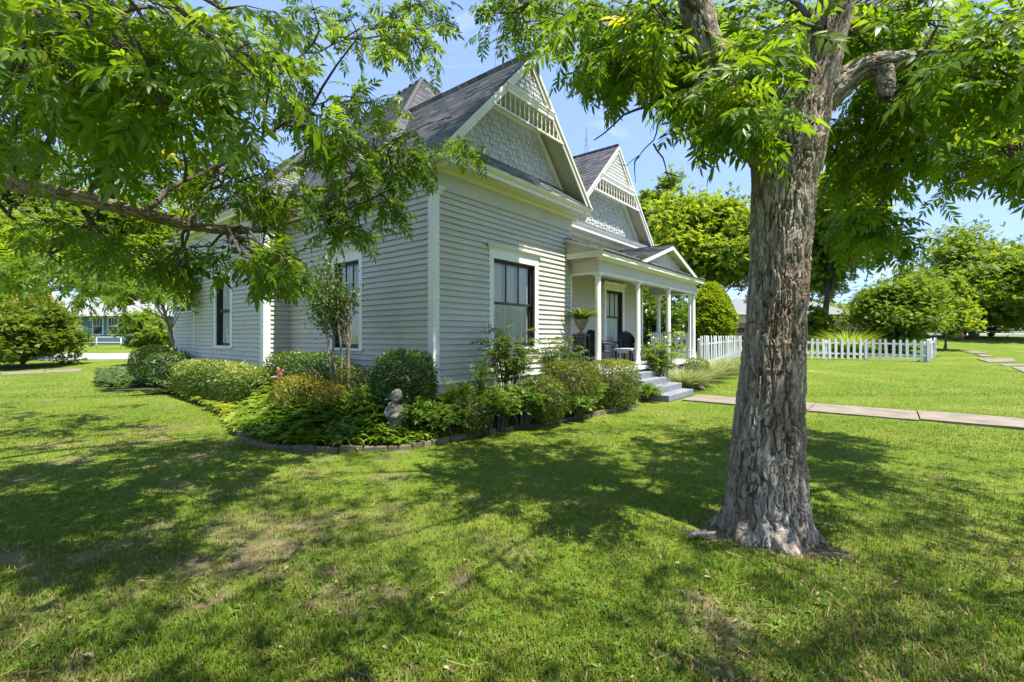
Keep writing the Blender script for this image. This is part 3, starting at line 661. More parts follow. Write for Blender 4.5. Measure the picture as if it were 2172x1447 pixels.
# ------------------------------------------------------------------ gables
SH = {}
def shingle_mesh(kind, w, h, mat):
    k = (kind, round(w, 3), round(h, 3))
    if k not in SH:
        if kind == 'scale':
            pts = [(-w / 2, h), (-w / 2, h * .32)] + [(-w / 2 * math.cos(t), h * .32 * (1 - math.sin(t))) for t in (.4, .8, 1.2, 1.57, 1.94, 2.34, 2.74)] + [(w / 2, h * .32), (w / 2, h)]
        else: pts = [(-w / 2, h), (-w / 2, 0), (w / 2, 0), (w / 2, h)]
        n = len(pts); mb = MB()
        fr_ = [(x, -.034 + .026 * z / h, z) for x, z in pts]; bk = [(x, 0.0, z) for x, z in pts]
        mb.add(fr_ + bk, [tuple(range(n)), tuple(range(n, 2 * n))[::-1]] + [(i, n + i, n + (i + 1) % n, (i + 1) % n) for i in range(n)]); SH[k] = mb.mesh('shingle', mat)
    return SH[k]
def gable(name, xc, ze, za, half, yr, yw, zbeam, zrail, zp0, zp1, nsp, seed, trim):
    g = sub_empty(name, house); m_ = (za - ze) / half; rr = random.Random(seed)
    hw = lambda z: (za - z) / m_
    P = lambda p, q, a: (p, a, q)
    # backing wall (recessed) and roof-side soffits
    mb = MB(); b0 = .16 * 1.4; mb.prism([(xc - hw(ze) + .25, ze - .05), (xc + hw(ze) - .25, ze - .05), (xc, za - .28)], yw, yw + .10, P); mb.build('gable_wall', m_gshing, g)
    for s_ in (-1, 1):
        mb = MB(); mb.prism([(xc + s_ * half, ze - .03), (xc, za - .03 ), (xc, za - .24), (xc + s_ * (half - .20), ze - .03)], yr + .015, yr + .055, P); mb.build('rake_board', trim, g)
        mb = MB(); mb.prism([(xc + s_ * (half + .01), ze - .01), (xc, za - .008), (xc, za - .10), (xc + s_ * (half - .075), ze - .01)], yr - .02, yr + .0145, P); mb.build('rake_moulding', trim, g)
        mb = MB(); mb.prism([(xc + s_ * (half - .05), ze - .02), (xc, za - .062), (xc, za - .10), (xc + s_ * (half - .087), ze - .02)], yr + .056, yw, P); mb.build('rake_soffit', m_frieze, g)
        # inner trim along the shingle panel
        o0 = .40; w_ = .19
        x_ = lambda z, o: s_ * ((za - z) / m_ - o)
        mb = MB(); mb.prism([(xc + x_(zp0 - .3, o0 - w_), zp0 - .3), (xc + x_(zp1 + .02, o0 - w_), zp1 + .02), (xc + x_(zp1 + .02, o0), zp1 + .02), (xc + x_(zp0 - .3, o0), zp0 - .3)], yw - .045, yw + .01, P); mb.build('panel_trim', trim, g)
    hx = hw(zp1) - .25
    mb = MB(); mb.box(xc - hx, xc + hx, yw - .05, yw + .01, zp1 + .022, zp1 + .17); mb.build('panel_head_trim', trim, g)
    # staggered shingles on the panel
    wS, e = .155, .148; r = 0; z = zp0
    while z < zp1 - .02:
        half_r = hw(z + e * .5) - .36; n = int(2 * half_r / wS); off = (r % 2) * wS * .5
        if r == 0:
            pass
        for i in range(-n // 2 - 1, n // 2 + 2):
            x = i * wS + off
            if abs(x) > half_r + .03: continue
            drop = 0 if r == 0 else (0.0, .052, .026)[(i + r) % 3]
            zz = z - drop
            link('shingle', shingle_mesh('flat', wS - .012, min(e + .075, zp1 + .06 - zz), m_gshing), g, loc=(xc + x, yw - .003 - .004 * (i % 2), zz))
        z += e; r += 1
    # upper triangle with fish scales
    yf = yr + .075
    mb = MB(); mb.prism([(xc - hw(zbeam) + .02, zbeam), (xc + hw(zbeam) - .02, zbeam), (xc, za - .09)], yf, yf + .03, P); mb.build('apex_panel', m_gshing, g)
    wS, e = .115, .112; r = 0; z = zbeam + .06
    while z < za - .30:
        half_r = hw(z + e * .4) - .14; n = int(2 * half_r / wS) + 2; off = (r % 2) * wS * .5
        for i in range(-n, n + 1):
            x = i * wS + off
            if abs(x) > half_r: continue
            link('fish_scale', shingle_mesh('scale', wS - .006, e + .07, m_gshing), g, loc=(xc + x, yf - .002, z))
        z += e; r += 1
    # beam, ceiling behind, spindles, rail
    bx = hw(zbeam) - .08
    mb = MB(); mb.box(xc - bx, xc + bx, yr - .005, yf + .04, zbeam - .13, zbeam + .02); mb.box(xc - bx - .02, xc + bx + .02, yr - .035, yf + .04, zbeam + .022, zbeam + .055); mb.box(xc - bx - .01, xc + bx + .01, yr - .02, yf + .03, zbeam - .03, zbeam + .0215); mb.build('gable_beam', trim, g)
    mb = MB(); hb = hw(zbeam - .1) - .12; mb.box(xc - hb, xc + hb, yf + .04, yw - .05, zbeam - .12, zbeam - .10); mb.build('gable_soffit', m_frieze, g)
    rx = hw(zrail) - .13
    mb = MB(); mb.box(xc - rx, xc + rx, yr + .005, yr + .06, zrail - .03, zrail + .015); mb.build('spindle_rail', trim, g)
    prof = [(.018, 0), (.018, .05), (.010, .06), (.016, .09), (.022, .14), (.013, .20), (.011, .24), (.02, .28), (.012, .31), (.018, .33)]
    H = zbeam - .13 - zrail - .015; mb = MB(); mb.lathe([(a_, b_ * H / .33) for a_, b_ in prof], n=8); sm = mb.mesh('spindle', trim); mb = None
    for i in range(nsp):
        x = -rx + .10 + (2 * rx - .2) * i / (nsp - 1)
        if abs(x) > hw(zbeam - .13) - .14:
            # short spindles under the rake
            k = max(.25, min(1, (za - .24 * 1.0 - m_ * abs(x) - .0 - zrail) / H))
            o = link('spindle', sm, g, loc=(xc + x, yr + .035, zrail + .015)); o.scale = (1, 1, min(1, k))
        else: link('spindle', sm, g, loc=(xc + x, yr + .035, zrail + .015))
    return g
gable('front_gable', xc1, EZ, za1, h1 + .03, YR1, Y0 + .02, 6.98, 6.45, 5.60, 6.64, 16, 1, m_bounce_trim)
gable('porch_gable', xc2, EZ, za2, h2, YR2, YB + .02, 6.90, 6.36, 5.36, 6.52, 18, 2, m_trim)
# pent roofs at the gable feet and their cornice
roof_face('pent_shingle_courses', [(X0 - OHS + .02, Y0 - OHF - .03, EZ + .012), (X1 + .29, Y0 - OHF - .03, EZ + .012), (X1 - .25, Y0 + .03, 5.60), (X0 + .30, Y0 + .03, 5.60)], roof, expo=.11, tab=.24, seed=21)
roof_face('pent_shingle_courses', [(xc2 - h2 + .03, YB - .48, EZ + .012), (xc2 + h2 - .03, YB - .48, EZ + .012), (xc2 + h2 - .55, YB + .03, 5.38), (xc2 - h2 + .55, YB + .03, 5.38)], roof, expo=.11, tab=.24, seed=22)
T = Tx(YB)
mb = MB(); mb.prism([(-.05, 4.84), (.05, 4.84), (.08, 4.95), (.40, 4.97), (.40, 4.93), (.44, 4.93), (.44, 5.02), (.47, 5.06), (.49, 5.115), (-.05, 5.12)], xc2 - h2 + .02, xc2 + h2 - .02, lambda p, q, a: T(a, p, q)); mb.build('cornice', m_trim, house)
mb = MB(); mb.box(X1, XB, YB - .034, YB + .05, 4.2, 4.86); mb.build('frieze_board', m_frieze, house)

# ------------------------------------------------------------------ porch
porch = sub_empty('porch', house)
PX0, PX1, PYF = 10.386, 18.74, 5.56
FZ = 0.85
mb = MB(); mb.box(10.46, 18.62, 5.72, YB - .03, FZ - .05, FZ); mb.build('porch_floor', m_deck, porch)
rr = random.Random(9); y = 5.66; 
mb = MB(); mb.box(10.50, 18.58, 5.80, 5.86, .02, FZ - .07); mb.box(18.52, 18.58, 5.86, YB, .02, FZ - .07); mb.build('porch_skirt', m_siding, porch)
mb = MB(); mb.box(10.44, 18.64, 5.66, 5.715, FZ - .10, FZ + .004); mb.build('porch_floor_edge', m_trim, porch)
# entablature, ceiling, cornice
CZ = 3.40
for (a0, a1, b0, b1) in [(10.72, 18.55, 5.80, 6.0), (18.35, 18.55, 6.0, YB), ]:
    mb = MB(); mb.box(a0, a1, b0, b1, CZ, CZ + .30); mb.build('porch_beam', m_frieze, porch)
mb = MB(); mb.box(10.72, 10.92, 6.0, Y0 - .03, CZ + .002, CZ + .30); mb.build('porch_beam', m_frieze, porch)
for (a0, a1, b0, b1) in [(10.70, 18.57, 5.785, 6.015), (18.335, 18.57, 6.016, YB), (10.70, 10.935, 6.016, Y0 - .034)]:
    mb = MB(); mb.box(a0, a1, b0, b1, CZ - .035, CZ - .001); mb.build('beam_moulding', m_trim, porch)
mb = MB(); mb.box(10.60, 18.50, 5.86, YB - .03, CZ + .302, CZ + .32); mb.build('porch_ceiling', m_ceil, porch)
def ring_cornice(path, prof, name, mat):
    """mitred profile along an axis-aligned open path; n = outward offset, left normal"""
    n = len(prof); vs = []
    for i, p in enumerate(path):
        p = Vector(p); ds = []
        if i > 0: ds.append((p - Vector(path[i - 1])).normalized())
        if i < len(path) - 1: ds.append((Vector(path[i + 1]) - p).normalized())
        off = Vector((0, 0)); nn = [Vector((d.y, -d.x)) for d in ds]
        off = nn[0] if len(nn) == 1 else nn[0] + nn[1]
        vs += [(p.x + off.x * a, p.y + off.y * a, z) for a, z in prof]
    fs = [tuple(range(n))[::-1], tuple(range((len(path) - 1) * n, len(path) * n))]
    for i in range(len(path) - 1):
        for k in range(n): fs.append((i * n + k, i * n + (k + 1) % n, (i + 1) * n + (k + 1) % n, (i + 1) * n + k))
    mb = MB(); mb.add(vs, fs); return mb.build(name, mat, porch)
pth = [(10.72, Y0 - .035), (10.72, 5.80), (18.55, 5.80), (18.55, YB)]
ring_cornice(pth, [(-.05, CZ + .303), (.03, CZ + .303), (.05, CZ + .35), (.12, CZ + .37), (.20, CZ + .375), (.20, CZ + .36), (.215, CZ + .36), (.215, CZ + .455), (.24, CZ + .47), (.25, CZ + .50), (-.05, CZ + .505)], 'porch_cornice', m_bounce_trim)
# porch roof
rz0, rz1 = CZ + .515, CZ + .515 + .37 * (YB + .05 - 5.54)
roof_face('porch_shingle_courses', [(10.47, 5.54, rz0), (18.81, 5.54, rz0), (17.6, YB + .05, rz1), (10.47, YB + .05, rz1)], roof, seed=31)
roof_face('porch_shingle_courses', [(18.81, 5.54, rz0), (18.81, YB + .8, rz0), (17.6, YB + .8, rz1), (17.6, YB + .05, rz1)], roof, seed=32)
mb = MB(); mb.prism([(5.58, rz0 - .01), (Y0 - .03, rz0 - .01), (Y0 - .03, rz0 + .37 * 1.12 - .035), (5.58, rz0 - .005)], 10.50, 10.56, lambda p, q, a: (a, p, q)); mb.build('porch_end_panel', m_siding, porch)
mb = MB(); mb.prism([(5.56, rz0 - .04), (Y0 - .03, rz0 + .37 * 1.14 - .10), (Y0 - .03, rz0 + .37 * 1.14 - .02), (5.56, rz0 + .035 - .02)], 10.455, 10.499, lambda p, q, a: (a, p, q)); mb.build('porch_end_trim', m_bounce_trim, porch)
# columns
cp = [(.098, 0), (.098, .05), (.085, .06), (.088, .09), (.078, .12), (.082, .5), (.080, 1.0), (.072, 2.30), (.066, 2.36), (.082, 2.39), (.086, 2.42), (.07, 2.43), (.07, 2.44)]
mb = MB(); mb.lathe([(a_, b_ * 2.42 / 2.44 + .05) for a_, b_ in cp], n=20); mb.box(-.115, .115, -.115, .115, 0, .0499); mb.box(-.11, .11, -.11, .11, 2.4701, 2.515); colm = mb.mesh('column', m_trim)
for (x, y) in [(10.84, 5.9), (13.31, 5.9), (15.82, 5.9), (18.45, 5.9), (18.45, 7.28)]: link('column', colm, porch, loc=(x, y, FZ))
mb = MB(); mb.box(18.16, 18.26, 5.92, 6.0, FZ, CZ - .036); mb.build('square_post', m_trim, porch)
# pediment over the steps
xa_, xb_, xm_, zp, zt = 12.70, 17.70, 15.2, rz0 + .005, rz0 + .80; sl = (zt - zp) / (xm_ - xa_)
for s_, e_ in ((-1, xa_), (1, xb_)):
    roof_face('porch_shingle_courses', [(e_, 5.50, zp + .02), (e_, 7.4, zp + .02), (xm_, 7.4, zt + .02), (xm_, 5.50, zt + .02)], roof, seed=40 + s_)
    P = lambda p, q, a: (p, a, q)
    mb = MB(); mb.prism([(e_, zp - .03), (xm_, zt - .025), (xm_, zt - .145), (e_ - s_ * .35, zp - .03)], 5.50, 5.56, P); mb.build('pediment_rake', m_bounce_trim, porch)
    mb = MB(); mb.prism([(e_ - s_ * .10, zp - .03), (xm_, zt - .064), (xm_, zt - .10), (e_ - s_ * .22, zp - .03)], 5.561, 5.80, P); mb.build('pediment_soffit', m_frieze, porch)
mb = MB(); mb.prism([(xa_ + .3, zp - .06), (xb_ - .3, zp - .06), (xm_, zt - .12)], 5.78, 5.84, lambda p, q, a: (p, a, q)); mb.build('pediment_panel', m_gshing, porch)
mb = MB(); z = zp + .0
while z < zt - .2:
    hwx = (zt - .12 - z) / sl - .28; n = int(hwx / .09)
    for i in range(-n, n + 1):
        x = xm_ + i * .09; w = .041
        pts = [(x - w, z + .17), (x - w, z + .035), (x - w * .3, z), (x + w * .3, z), (x + w, z + .035), (x + w, z + .17)]
        mb.prism(pts, 5.757, 5.775, lambda p, q, a: (p, a + (.014 * (q - z)), q))
    z += .13
o = mb.build('pediment_shingles', m_gshing, porch); o['kind'] = 'stuff'
# steps
for k in range(4):
    mb = MB(); mb.box(12.02 + .004 * k, 13.98 - .004 * k, 4.46 + .34 * k, 5.83 if k == 3 else 4.46 + .34 * k + .46, 0.0, .17 * (k + 1)); mb.build('step', m_step, porch, bevel=.012)
# picket railing at the porch end (between the end columns)
def picket_mesh(w, h, th, mat, name='picket'):
    mb = MB(); pts = [(-w / 2, 0), (w / 2, 0), (w / 2, h - .17), (w * .32, h - .145), (w * .55, h - .10), (w * .38, h - .055), (0, h), (-w * .38, h - .055), (-w * .55, h - .10), (-w * .32, h - .145), (-w / 2, h - .17)]
    mb.prism(pts, -th / 2, th / 2, lambda p, q, a: (p, a, q)); return mb.mesh(name, mat)
pr = picket_mesh(.10, .98, .022, m_fence)
railp = sub_empty('porch_picket_rail', house)
yy = 6.12
while yy < 7.5:
    link('picket', pr, railp, loc=(18.42, yy, FZ + .06), rot=(0, 0, R_(90))); yy += .215
xx = 17.05
while xx < 18.3:
    link('picket', pr, railp, loc=(xx, 7.0, FZ + .06)); xx += .215
for z in (FZ + .2, FZ + .72):
    mb = MB(); mb.box(18.44, 18.48, 6.02, 7.56, z, z + .08); mb.build('rail', m_fence, railp)
    mb = MB(); mb.box(17.0, 18.4, 7.015, 7.05, z, z + .08); mb.build('rail', m_fence, railp)

# ------------------------------------------------------------------ white picket fences
def picket_fence(name, pts, spacing, w, h, label, posts=2.4, hfun=None, group=None):
    t = thing(name, (pts[0][0], pts[0][1], gz(pts[0][0], pts[0][1])), label, 'fence', group)
    rr = random.Random(len(pts) * 7 + int(spacing * 1000)); cache = {}
    for i in range(len(pts) - 1):
        a_, b_ = Vector(pts[i]), Vector(pts[i + 1]); L = (b_ - a_).length; d = (b_ - a_) / L; ang = math.atan2(d.y, d.x); n = int(L / spacing)
        nv = Vector((d.y, -d.x))
        for k in range(n + 1):
            p = a_ + d * (k * L / n); zg = gz(p.x, p.y); hh_ = (hfun(p, zg) if hfun else h) + rr.uniform(-.012, .012); key = round(hh_ / .02) * .02
            if key not in cache: cache[key] = picket_mesh(w, key, .022, m_fence)
            o = link('picket', cache[key], t, loc=(p.x + nv.x * .0, p.y + nv.y * .0, zg + .05)); o.rotation_euler = (rr.gauss(0, .018), rr.gauss(0, .022), ang + rr.gauss(0, .04))
        m_ = int(max(1, round(L / posts)))
        for k in range(m_ + 1):
            p = a_ + d * (k * L / m_) - nv * .09; zg = gz(p.x, p.y); hh_ = (hfun(p, zg) if hfun else h)
            mb = MB(); mb.box(-.05, .05, -.05, .05, -.1, hh_ - .12); mb.add([(-.06, -.06, hh_ - .12), (.06, -.06, hh_ - .12), (.06, .06, hh_ - .12), (-.06, .06, hh_ - .12), (0, 0, hh_ - .07)], [(0, 1, 4), (1, 2, 4), (2, 3, 4), (3, 0, 4), (3, 2, 1, 0)])
            mb.build('post', m_fence, t, loc=(p.x, p.y, zg), rot=(0, 0, ang))
        for fr_ in (.22, .74):
            mb = MB(); segs = 5; vs = []
            for k in range(segs + 1):
                p = a_ + d * (L * k / segs); zg = gz(p.x, p.y); hh_ = (hfun(p, zg) if hfun else h); z = zg + .05 + fr_ * hh_
                for (q, zz) in ((.012, 0), (.05, 0), (.05, .085), (.012, .085)): vs.append((p.x - nv.x * q, p.y - nv.y * q, z + zz))
            fs = [(4 * k + j, 4 * k + 4 + j, 4 * k + 4 + (j + 1) % 4, 4 * k + (j + 1) % 4) for k in range(segs) for j in range(4)] + [(3, 2, 1, 0), (4 * segs, 4 * segs + 1, 4 * segs + 2, 4 * segs + 3)]
            mb.add(vs, fs); mb.build('rail', m_fence, t)
    return t
fa, fb, fc = at(1672, 713, 24.6), at(1838, 713, 24.0), at(1970, 713, 22.9)
picket_fence('picket_fence', [(fa.x, fa.y), (fb.x, fb.y), (fc.x, fc.y)], .272, .125, 1.07, 'white picket fence crossing the sunny lawn right of the big trunk')
fd = at(1985, 713, 25.5)
picket_fence('picket_fence', [(fc.x + .12, fc.y + .05), (fd.x, fd.y)], .272, .125, 1.07, 'short white picket return at the right end of the lawn fence', posts=2)
picket_fence('picket_fence', [(20.9, 6.35), (28.0, 6.35)], .20, .085, 1.5, 'white picket fence between the porch end and the big trunk', hfun=lambda p, zg: 1.70 - zg)
# brown privacy fence far behind
pf = thing('privacy_fence', atd(1700, 39), 'brown wooden board privacy fence behind the white pickets', 'fence')
a_, b_ = cf(40, 17.5), cf(37, 30.5); L = (b_ - a_).length; d = (b_ - a_) / L; ang = math.atan2(d.y, d.x); n = int(L / .17)
brd = {}
for k in range(n):
    p = a_ + d * (k * .17); zg = gz(p.x, p.y); h = 1.50 + .03 * ((k * 7) % 5) / 5; key = (k * 7) % 5
    if key not in brd:
        mb = MB(); mb.prism([(-.08, 0), (.08, 0), (.08, h - .03), (.05, h), (-.05, h), (-.08, h - .03)], -.01, .01, lambda p_, q, a: (p_, a, q)); brd[key] = mb.mesh('fence_board', m_pfence)
    link('fence_board', brd[key], pf, loc=(p.x, p.y, zg), rot=(0, 0, ang))
for z in (.35, 1.1):
    mb = MB(); e0, e1 = a_ + Vector((d.y, -d.x, 0)) * .04, b_ + Vector((d.y, -d.x, 0)) * .04
    mb.tube([(e0.x, e0.y, gz(e0.x, e0.y) + z), ((e0.x + e1.x) / 2, (e0.y + e1.y) / 2, gz((e0.x + e1.x) / 2, (e0.y + e1.y) / 2) + z), (e1.x, e1.y, gz(e1.x, e1.y) + z)], .045, 4); mb.build('rail', m_pfence, pf)

# ------------------------------------------------------------------ neighbour houses (camera-square boxes)
def CT(d0, l0, z0):  # local (right, back, up) -> world
    return lambda r, b_, z: (cf(d0 + b_, l0 + r).x, cf(d0 + b_, l0 + r).y, z0 + z)
def nwindow(par, T, r0, r1, z0, z1, nm='window', grid=True, dark=m_sash):
    w = sub_empty(nm, par); mb = MB()
    for (p, q, s_, t_) in [(r0 - .1, r0, z0 - .1, z1 + .1), (r1, r1 + .1, z0 - .1, z1 + .1), (r0, r1, z1, z1 + .1), (r0, r1, z0 - .1, z0), (r0, r1, (z0 + z1) / 2 - .03, (z0 + z1) / 2 + .03)]: mb.box(p, q, -.05, .02, s_, t_, T)
    if grid:
        for k in (1, 2): x = r0 + (r1 - r0) * k / 3; mb.box(x - .015, x + .015, -.02, .01, (z0 + z1) / 2 + .03, z1, T)
    mb.build('frame', m_trim, w)
    mb = MB(); mb.box(r0, r1, .0, .015, z0, z1, T); mb.build('pane', m_cglass, w)
bl = cf(43, -37); bz = .92
bh = thing('blue_house', (bl.x, bl.y, bz), 'distant blue house with white windows behind the left driveway', 'house')
T = CT(43, -37, bz)
mb = MB(); mb.box(-9, 9, .02, 9, .75, 2.8, T); mb.build('wall', m_blue, bh)
mb = MB(); mb.box(-9, 9, -.05, .015, -.1, .78, T); mb.build('skirting', m_lblue, bh)
for k in range(16):
    mb = MB(); z = .80 + k * .118; mb.prism([(0, z), (-.02, z), (-.004, z + .118), (0, z + .118)], -9, 9, lambda p, q, a: T(a, .018 + p, q)); mb.build('board', m_blue, bh)
for (r0, r1) in [(-5.4, -4.5), (-3.75, -2.95), (-1.75, -.9), (-.35, .5), (.95, 1.75), (3.2, 4.0)]: nwindow(bh, T, r0, r1, 1.0, 2.45)
mb = MB(); mb.prism([(-.75, 2.75), (4.5, 4.75), (9.75, 2.75)], -9.6, 9.6, lambda p, q, a: T(a, p, q)); mb.build('roof', m_broof, bh)
mb = MB(); mb.box(-9.6, 9.6, -.80, -.72, 2.62, 2.85, T); mb.build('fascia', m_trim, bh)
# chain link rail fence in front of it
cl = thing('pipe_fence', cf(38, -34, gz(cf(38, -34).x, cf(38, -34).y)), 'thin white pipe rail fence before the blue house', 'fence')
for k in range(9):
    p = cf(38, -42 + 2 * k); z = gz(p.x, p.y); mb = MB(); mb.tube([(p.x, p.y, z), (p.x, p.y, z + 1.0)], .035, 6); mb.build('post', m_trim, cl)
for zz in (.55, .98):
    mb = MB(); mb.tube([(cf(38, -42 + 2 * k).x, cf(38, -42 + 2 * k).y, gz(cf(38, -42 + 2 * k).x, cf(38, -42 + 2 * k).y) + zz) for k in range(9)], .025, 6); mb.build('rail', m_trim, cl)
# grey neighbour on the right
nb = cf(50, 29); nz_ = 1.72
nh = thing('neighbour_house', (nb.x, nb.y, nz_), 'pale grey neighbour house with hip roof and porch beyond the wooden fence', 'house')
T = CT(50, 29, nz_)
mb = MB(); mb.box(-6.3, 4.2, 0, 8, -.2, 2.5, T); mb.build('wall', m_ngrey, nh)
for k in range(17):
    mb = MB(); z = .1 + k * .14; mb.prism([(-.002, z), (-.024, z), (-.008, z + .14), (-.002, z + .14)], -6.3, 4.2, lambda p, q, a: T(a, p, q)); mb.build('board', m_ngrey, nh)
for (r0, r1) in [(-5.1, -4.45), (-1.6, -.8), (.6, 1.4)]: nwindow(nh, T, r0, r1, .65, 1.45, grid=False)
mb = MB(); mb.box(4.2, 7.2, 2.0, 8, -.2, 2.3, T); mb.build('porch_back_wall', m_pfence, nh)
mb = MB(); mb.box(5.1, 5.7, 1.93, 1.98, .1, 2.0, T); mb.build('door', m_trim, nh)
for r in (4.5, 5.9, 6.3, 7.0):
    mb = MB(); mb.box(r - .06, r + .06, 0, .12, 0, 2.2, T); mb.build('porch_post', m_trim, nh)
mb = MB(); e0, e1 = -6.9, 7.5
mb.add([T(e0, -.6, 2.5), T(e1, -.6, 2.5), T(e1, 8.5, 2.5), T(e0, 8.5, 2.5), T(e0 + 4, 4, 4.35), T(e1 - 2.6, 4, 4.35)], [(0, 1, 5, 4), (1, 2, 5), (2, 3, 4, 5), (3, 0, 4), (3, 2, 1, 0)]); mb.build('roof', m_nroof, nh)
mb = MB(); mb.box(e0, e1, -.64, -.6005, 2.32, 2.53, T); mb.build('fascia', m_bounce_trim, nh)
# low dark outbuilding at the far left behind the rear of the house
sh = cf(24, -16.2)
# ------------------------------------------------------------------ vehicles and bins far right
def car(name, p, ang, L, W, H, paint, label, pickup=False):
    t = thing(name, p, label, 'pickup truck' if pickup else 'car', rz=ang); h = L / 2
    body = [(-h, .35), (-h, .75), (-h + .1, .95), (-h * .25, 1.0), (h * .30, 1.0), (h * .95, .88), (h, .55), (h, .35)]
    mb = MB(); mb.prism(body, -W / 2, W / 2, lambda p_, q, a: (p_, a, q)); mb.build('body', paint, t, local=True, bevel=.06)
    cab = [(-h * .15, 1.0), (0, H), (h * .30, H), (h * .52, 1.0)] if pickup else [(-h * .75, .98), (-h * .45, H), (h * .12, H), (h * .42, .98)]
    mb = MB(); mb.prism(cab, -W / 2 + .12, W / 2 - .12, lambda p_, q, a: (p_, a, q)); mb.build('cabin', m_cglass, t, local=True, bevel=.05)
    mb = MB(); c0, c1 = cab[1], cab[2]; mb.box(c0[0] - .02, c1[0] + .02, -W / 2 + .14, W / 2 - .14, H - .03, H + .03); mb.build('roof', paint, t, local=True, bevel=.02)
    for sx in (-.62, .62):
        for sy in (-1, 1):
            mb = MB(); y0 = sy * (W / 2 - .11)
            mb.tube([(sx * h, y0 - .1, .34), (sx * h, y0 + .1, .34)], .34, 18); w = mb.build('wheel', m_tyre, t, local=True)
            mb = MB(); mb.tube([(sx * h, y0 + sy * .095, .34), (sx * h, y0 + sy * .115, .34)], .2, 12); mb.build('rim', m_metal, w, local=True)
    for sy in (-1, 1):
        mb = MB(); mb.box(h - .02, h + .02, sy * W * .36 - .18, sy * W * .36 + .18, .66, .8); mb.build('headlight', m_trim, t, local=True)
    return t
car('pickup_truck', atd(2052, 46.5), PHI + R_(175), 5.0, 1.9, 1.75, m_carblk, 'black pickup truck parked behind the far right tree', True)
car('parked_car', atd(2098, 88), PHI - R_(80), 4.6, 1.8, 1.45, m_carsil, 'silver car parked beyond the street, just right of the far tree trunk')
car('parked_car', atd(2123, 90), PHI - R_(85), 4.6, 1.8, 1.45, m_carsil, 'silver car parked beyond the street, the one farther right')
for i, px in enumerate((2152, 2170)):
    p = atd(px, 88); T = CT(88, dl(p.x, p.y)[1], p.z)
    t = thing('wheelie_bin', p, ['blue bin across the street, second from the picture edge', 'blue bin across the street at the picture edge'][i], 'bin', 'blue bins across the street')
    mb = MB(); mb.add([T(-.5, -.4, .1), T(.5, -.4, .1), T(.5, .4, .1), T(-.5, .4, .1), T(-.7, -.55, 1.2), T(.7, -.55, 1.2), T(.7, .55, 1.2), T(-.7, .55, 1.2)], [(0, 1, 2, 3), (4, 5, 6, 7), (0, 1, 5, 4), (1, 2, 6, 5), (2, 3, 7, 6), (3, 0, 4, 7)]); mb.build('bin_body', m_bin, t)
    mb = MB(); mb.box(-.74, .74, -.6, .6, 1.2, 1.3, T); mb.build('bin_lid', m_bin, t)
# terracotta jar lying in the lawn
p = atd(2031, 39.5)
t = thing('clay_jar', p, 'round terracotta jar lying on the lawn by the far tree', 'jar')
prof = [(.05, -.45), (.3, -.43), (.44, -.25), (.48, 0), (.44, .22), (.3, .36), (.2, .40), (.24, .46), (.27, .48), (.22, .48), (.16, .40), (.05, .2)]
mb = MB(); mb.lathe([(r * .9, z * .9) for r, z in prof], n=20); o = mb.build('jar_body', m_terra, t, loc=(p.x, p.y, p.z + .40)); o.rotation_euler = (R_(70), 0, PHI + R_(35))

# ------------------------------------------------------------------ roof cables and mast
t = thing('roof_cable', (xc1, 7.0, za1), 'thin black service cables rising from the front gable ridge', 'cable')
top = at(1052, -60, 13.0)
for k, (x, y, z) in enumerate([(xc1, 6.75, za1 + .05), (xc1, 7.3, za1 + .05), (xc1, 6.9, za1 + .05)]):
    a_ = Vector((x, y, z)); mids = [a_.lerp(top + Vector((.12 * k, 0, .1 * k)), f) - Vector((0, 0, .5 * math.sin(math.pi * f) * (1 if k < 2 else .3))) for f in np.linspace(0, 1, 12)]
    mb = MB(); mb.tube(mids, .007, 5); mb.build('cable', m_wire, t)
t = thing('roof_mast', (xc2, 8.6, za2), 'thin lattice aerial mast on the porch gable ridge', 'mast')
for dx in (-.05, .05):
    mb = MB(); mb.tube([(xc2 + dx * 2.2, 8.4, za2), (xc2 + dx, 8.4, za2 + .5), (xc2 + dx * .2, 8.4, za2 + 1.0)], .006, 5); mb.build('mast_leg', m_wire, t)
mb = MB(); mb.tube([(xc2 - .09, 8.4, za2 + .25), (xc2 + .06, 8.4, za2 + .45), (xc2 - .05, 8.4, za2 + .62), (xc2 + .03, 8.4, za2 + .8), (xc2, 8.4, za2 + 1.0)], .006, 4); mb.build('mast_lacing', m_wire, t)

# ------------------------------------------------------------------ bed edging blocks
EDGE_PX = [(385, 838), (430, 853), (480, 880), (507, 918), (522, 938), (560, 949), (620, 955), (700, 957), (780, 957), (850, 955), (888, 948), (930, 940), (1000, 926), (1050, 917), (1110, 908), (1180, 897), (1250, 884), (1300, 873), (1345, 863)]
EDGE = [gp(*p) for p in EDGE_PX]
edging = thing('bed_edging', EDGE[6], 'curved row of brown edging blocks round the flower bed', 'edging')
seg = [0]
for i in range(len(EDGE) - 1): seg.append(seg[-1] + (EDGE[i + 1] - EDGE[i]).length)
def edge_at(s):
    s = max(0, min(seg[-1] - 1e-6, s)); i = max(k for k in range(len(seg)) if seg[k] <= s); i = min(i, len(EDGE) - 2); f = (s - seg[i]) / (seg[i + 1] - seg[i]); return EDGE[i].lerp(EDGE[i + 1], f)
s = 0.0; rr = random.Random(3); blk = []
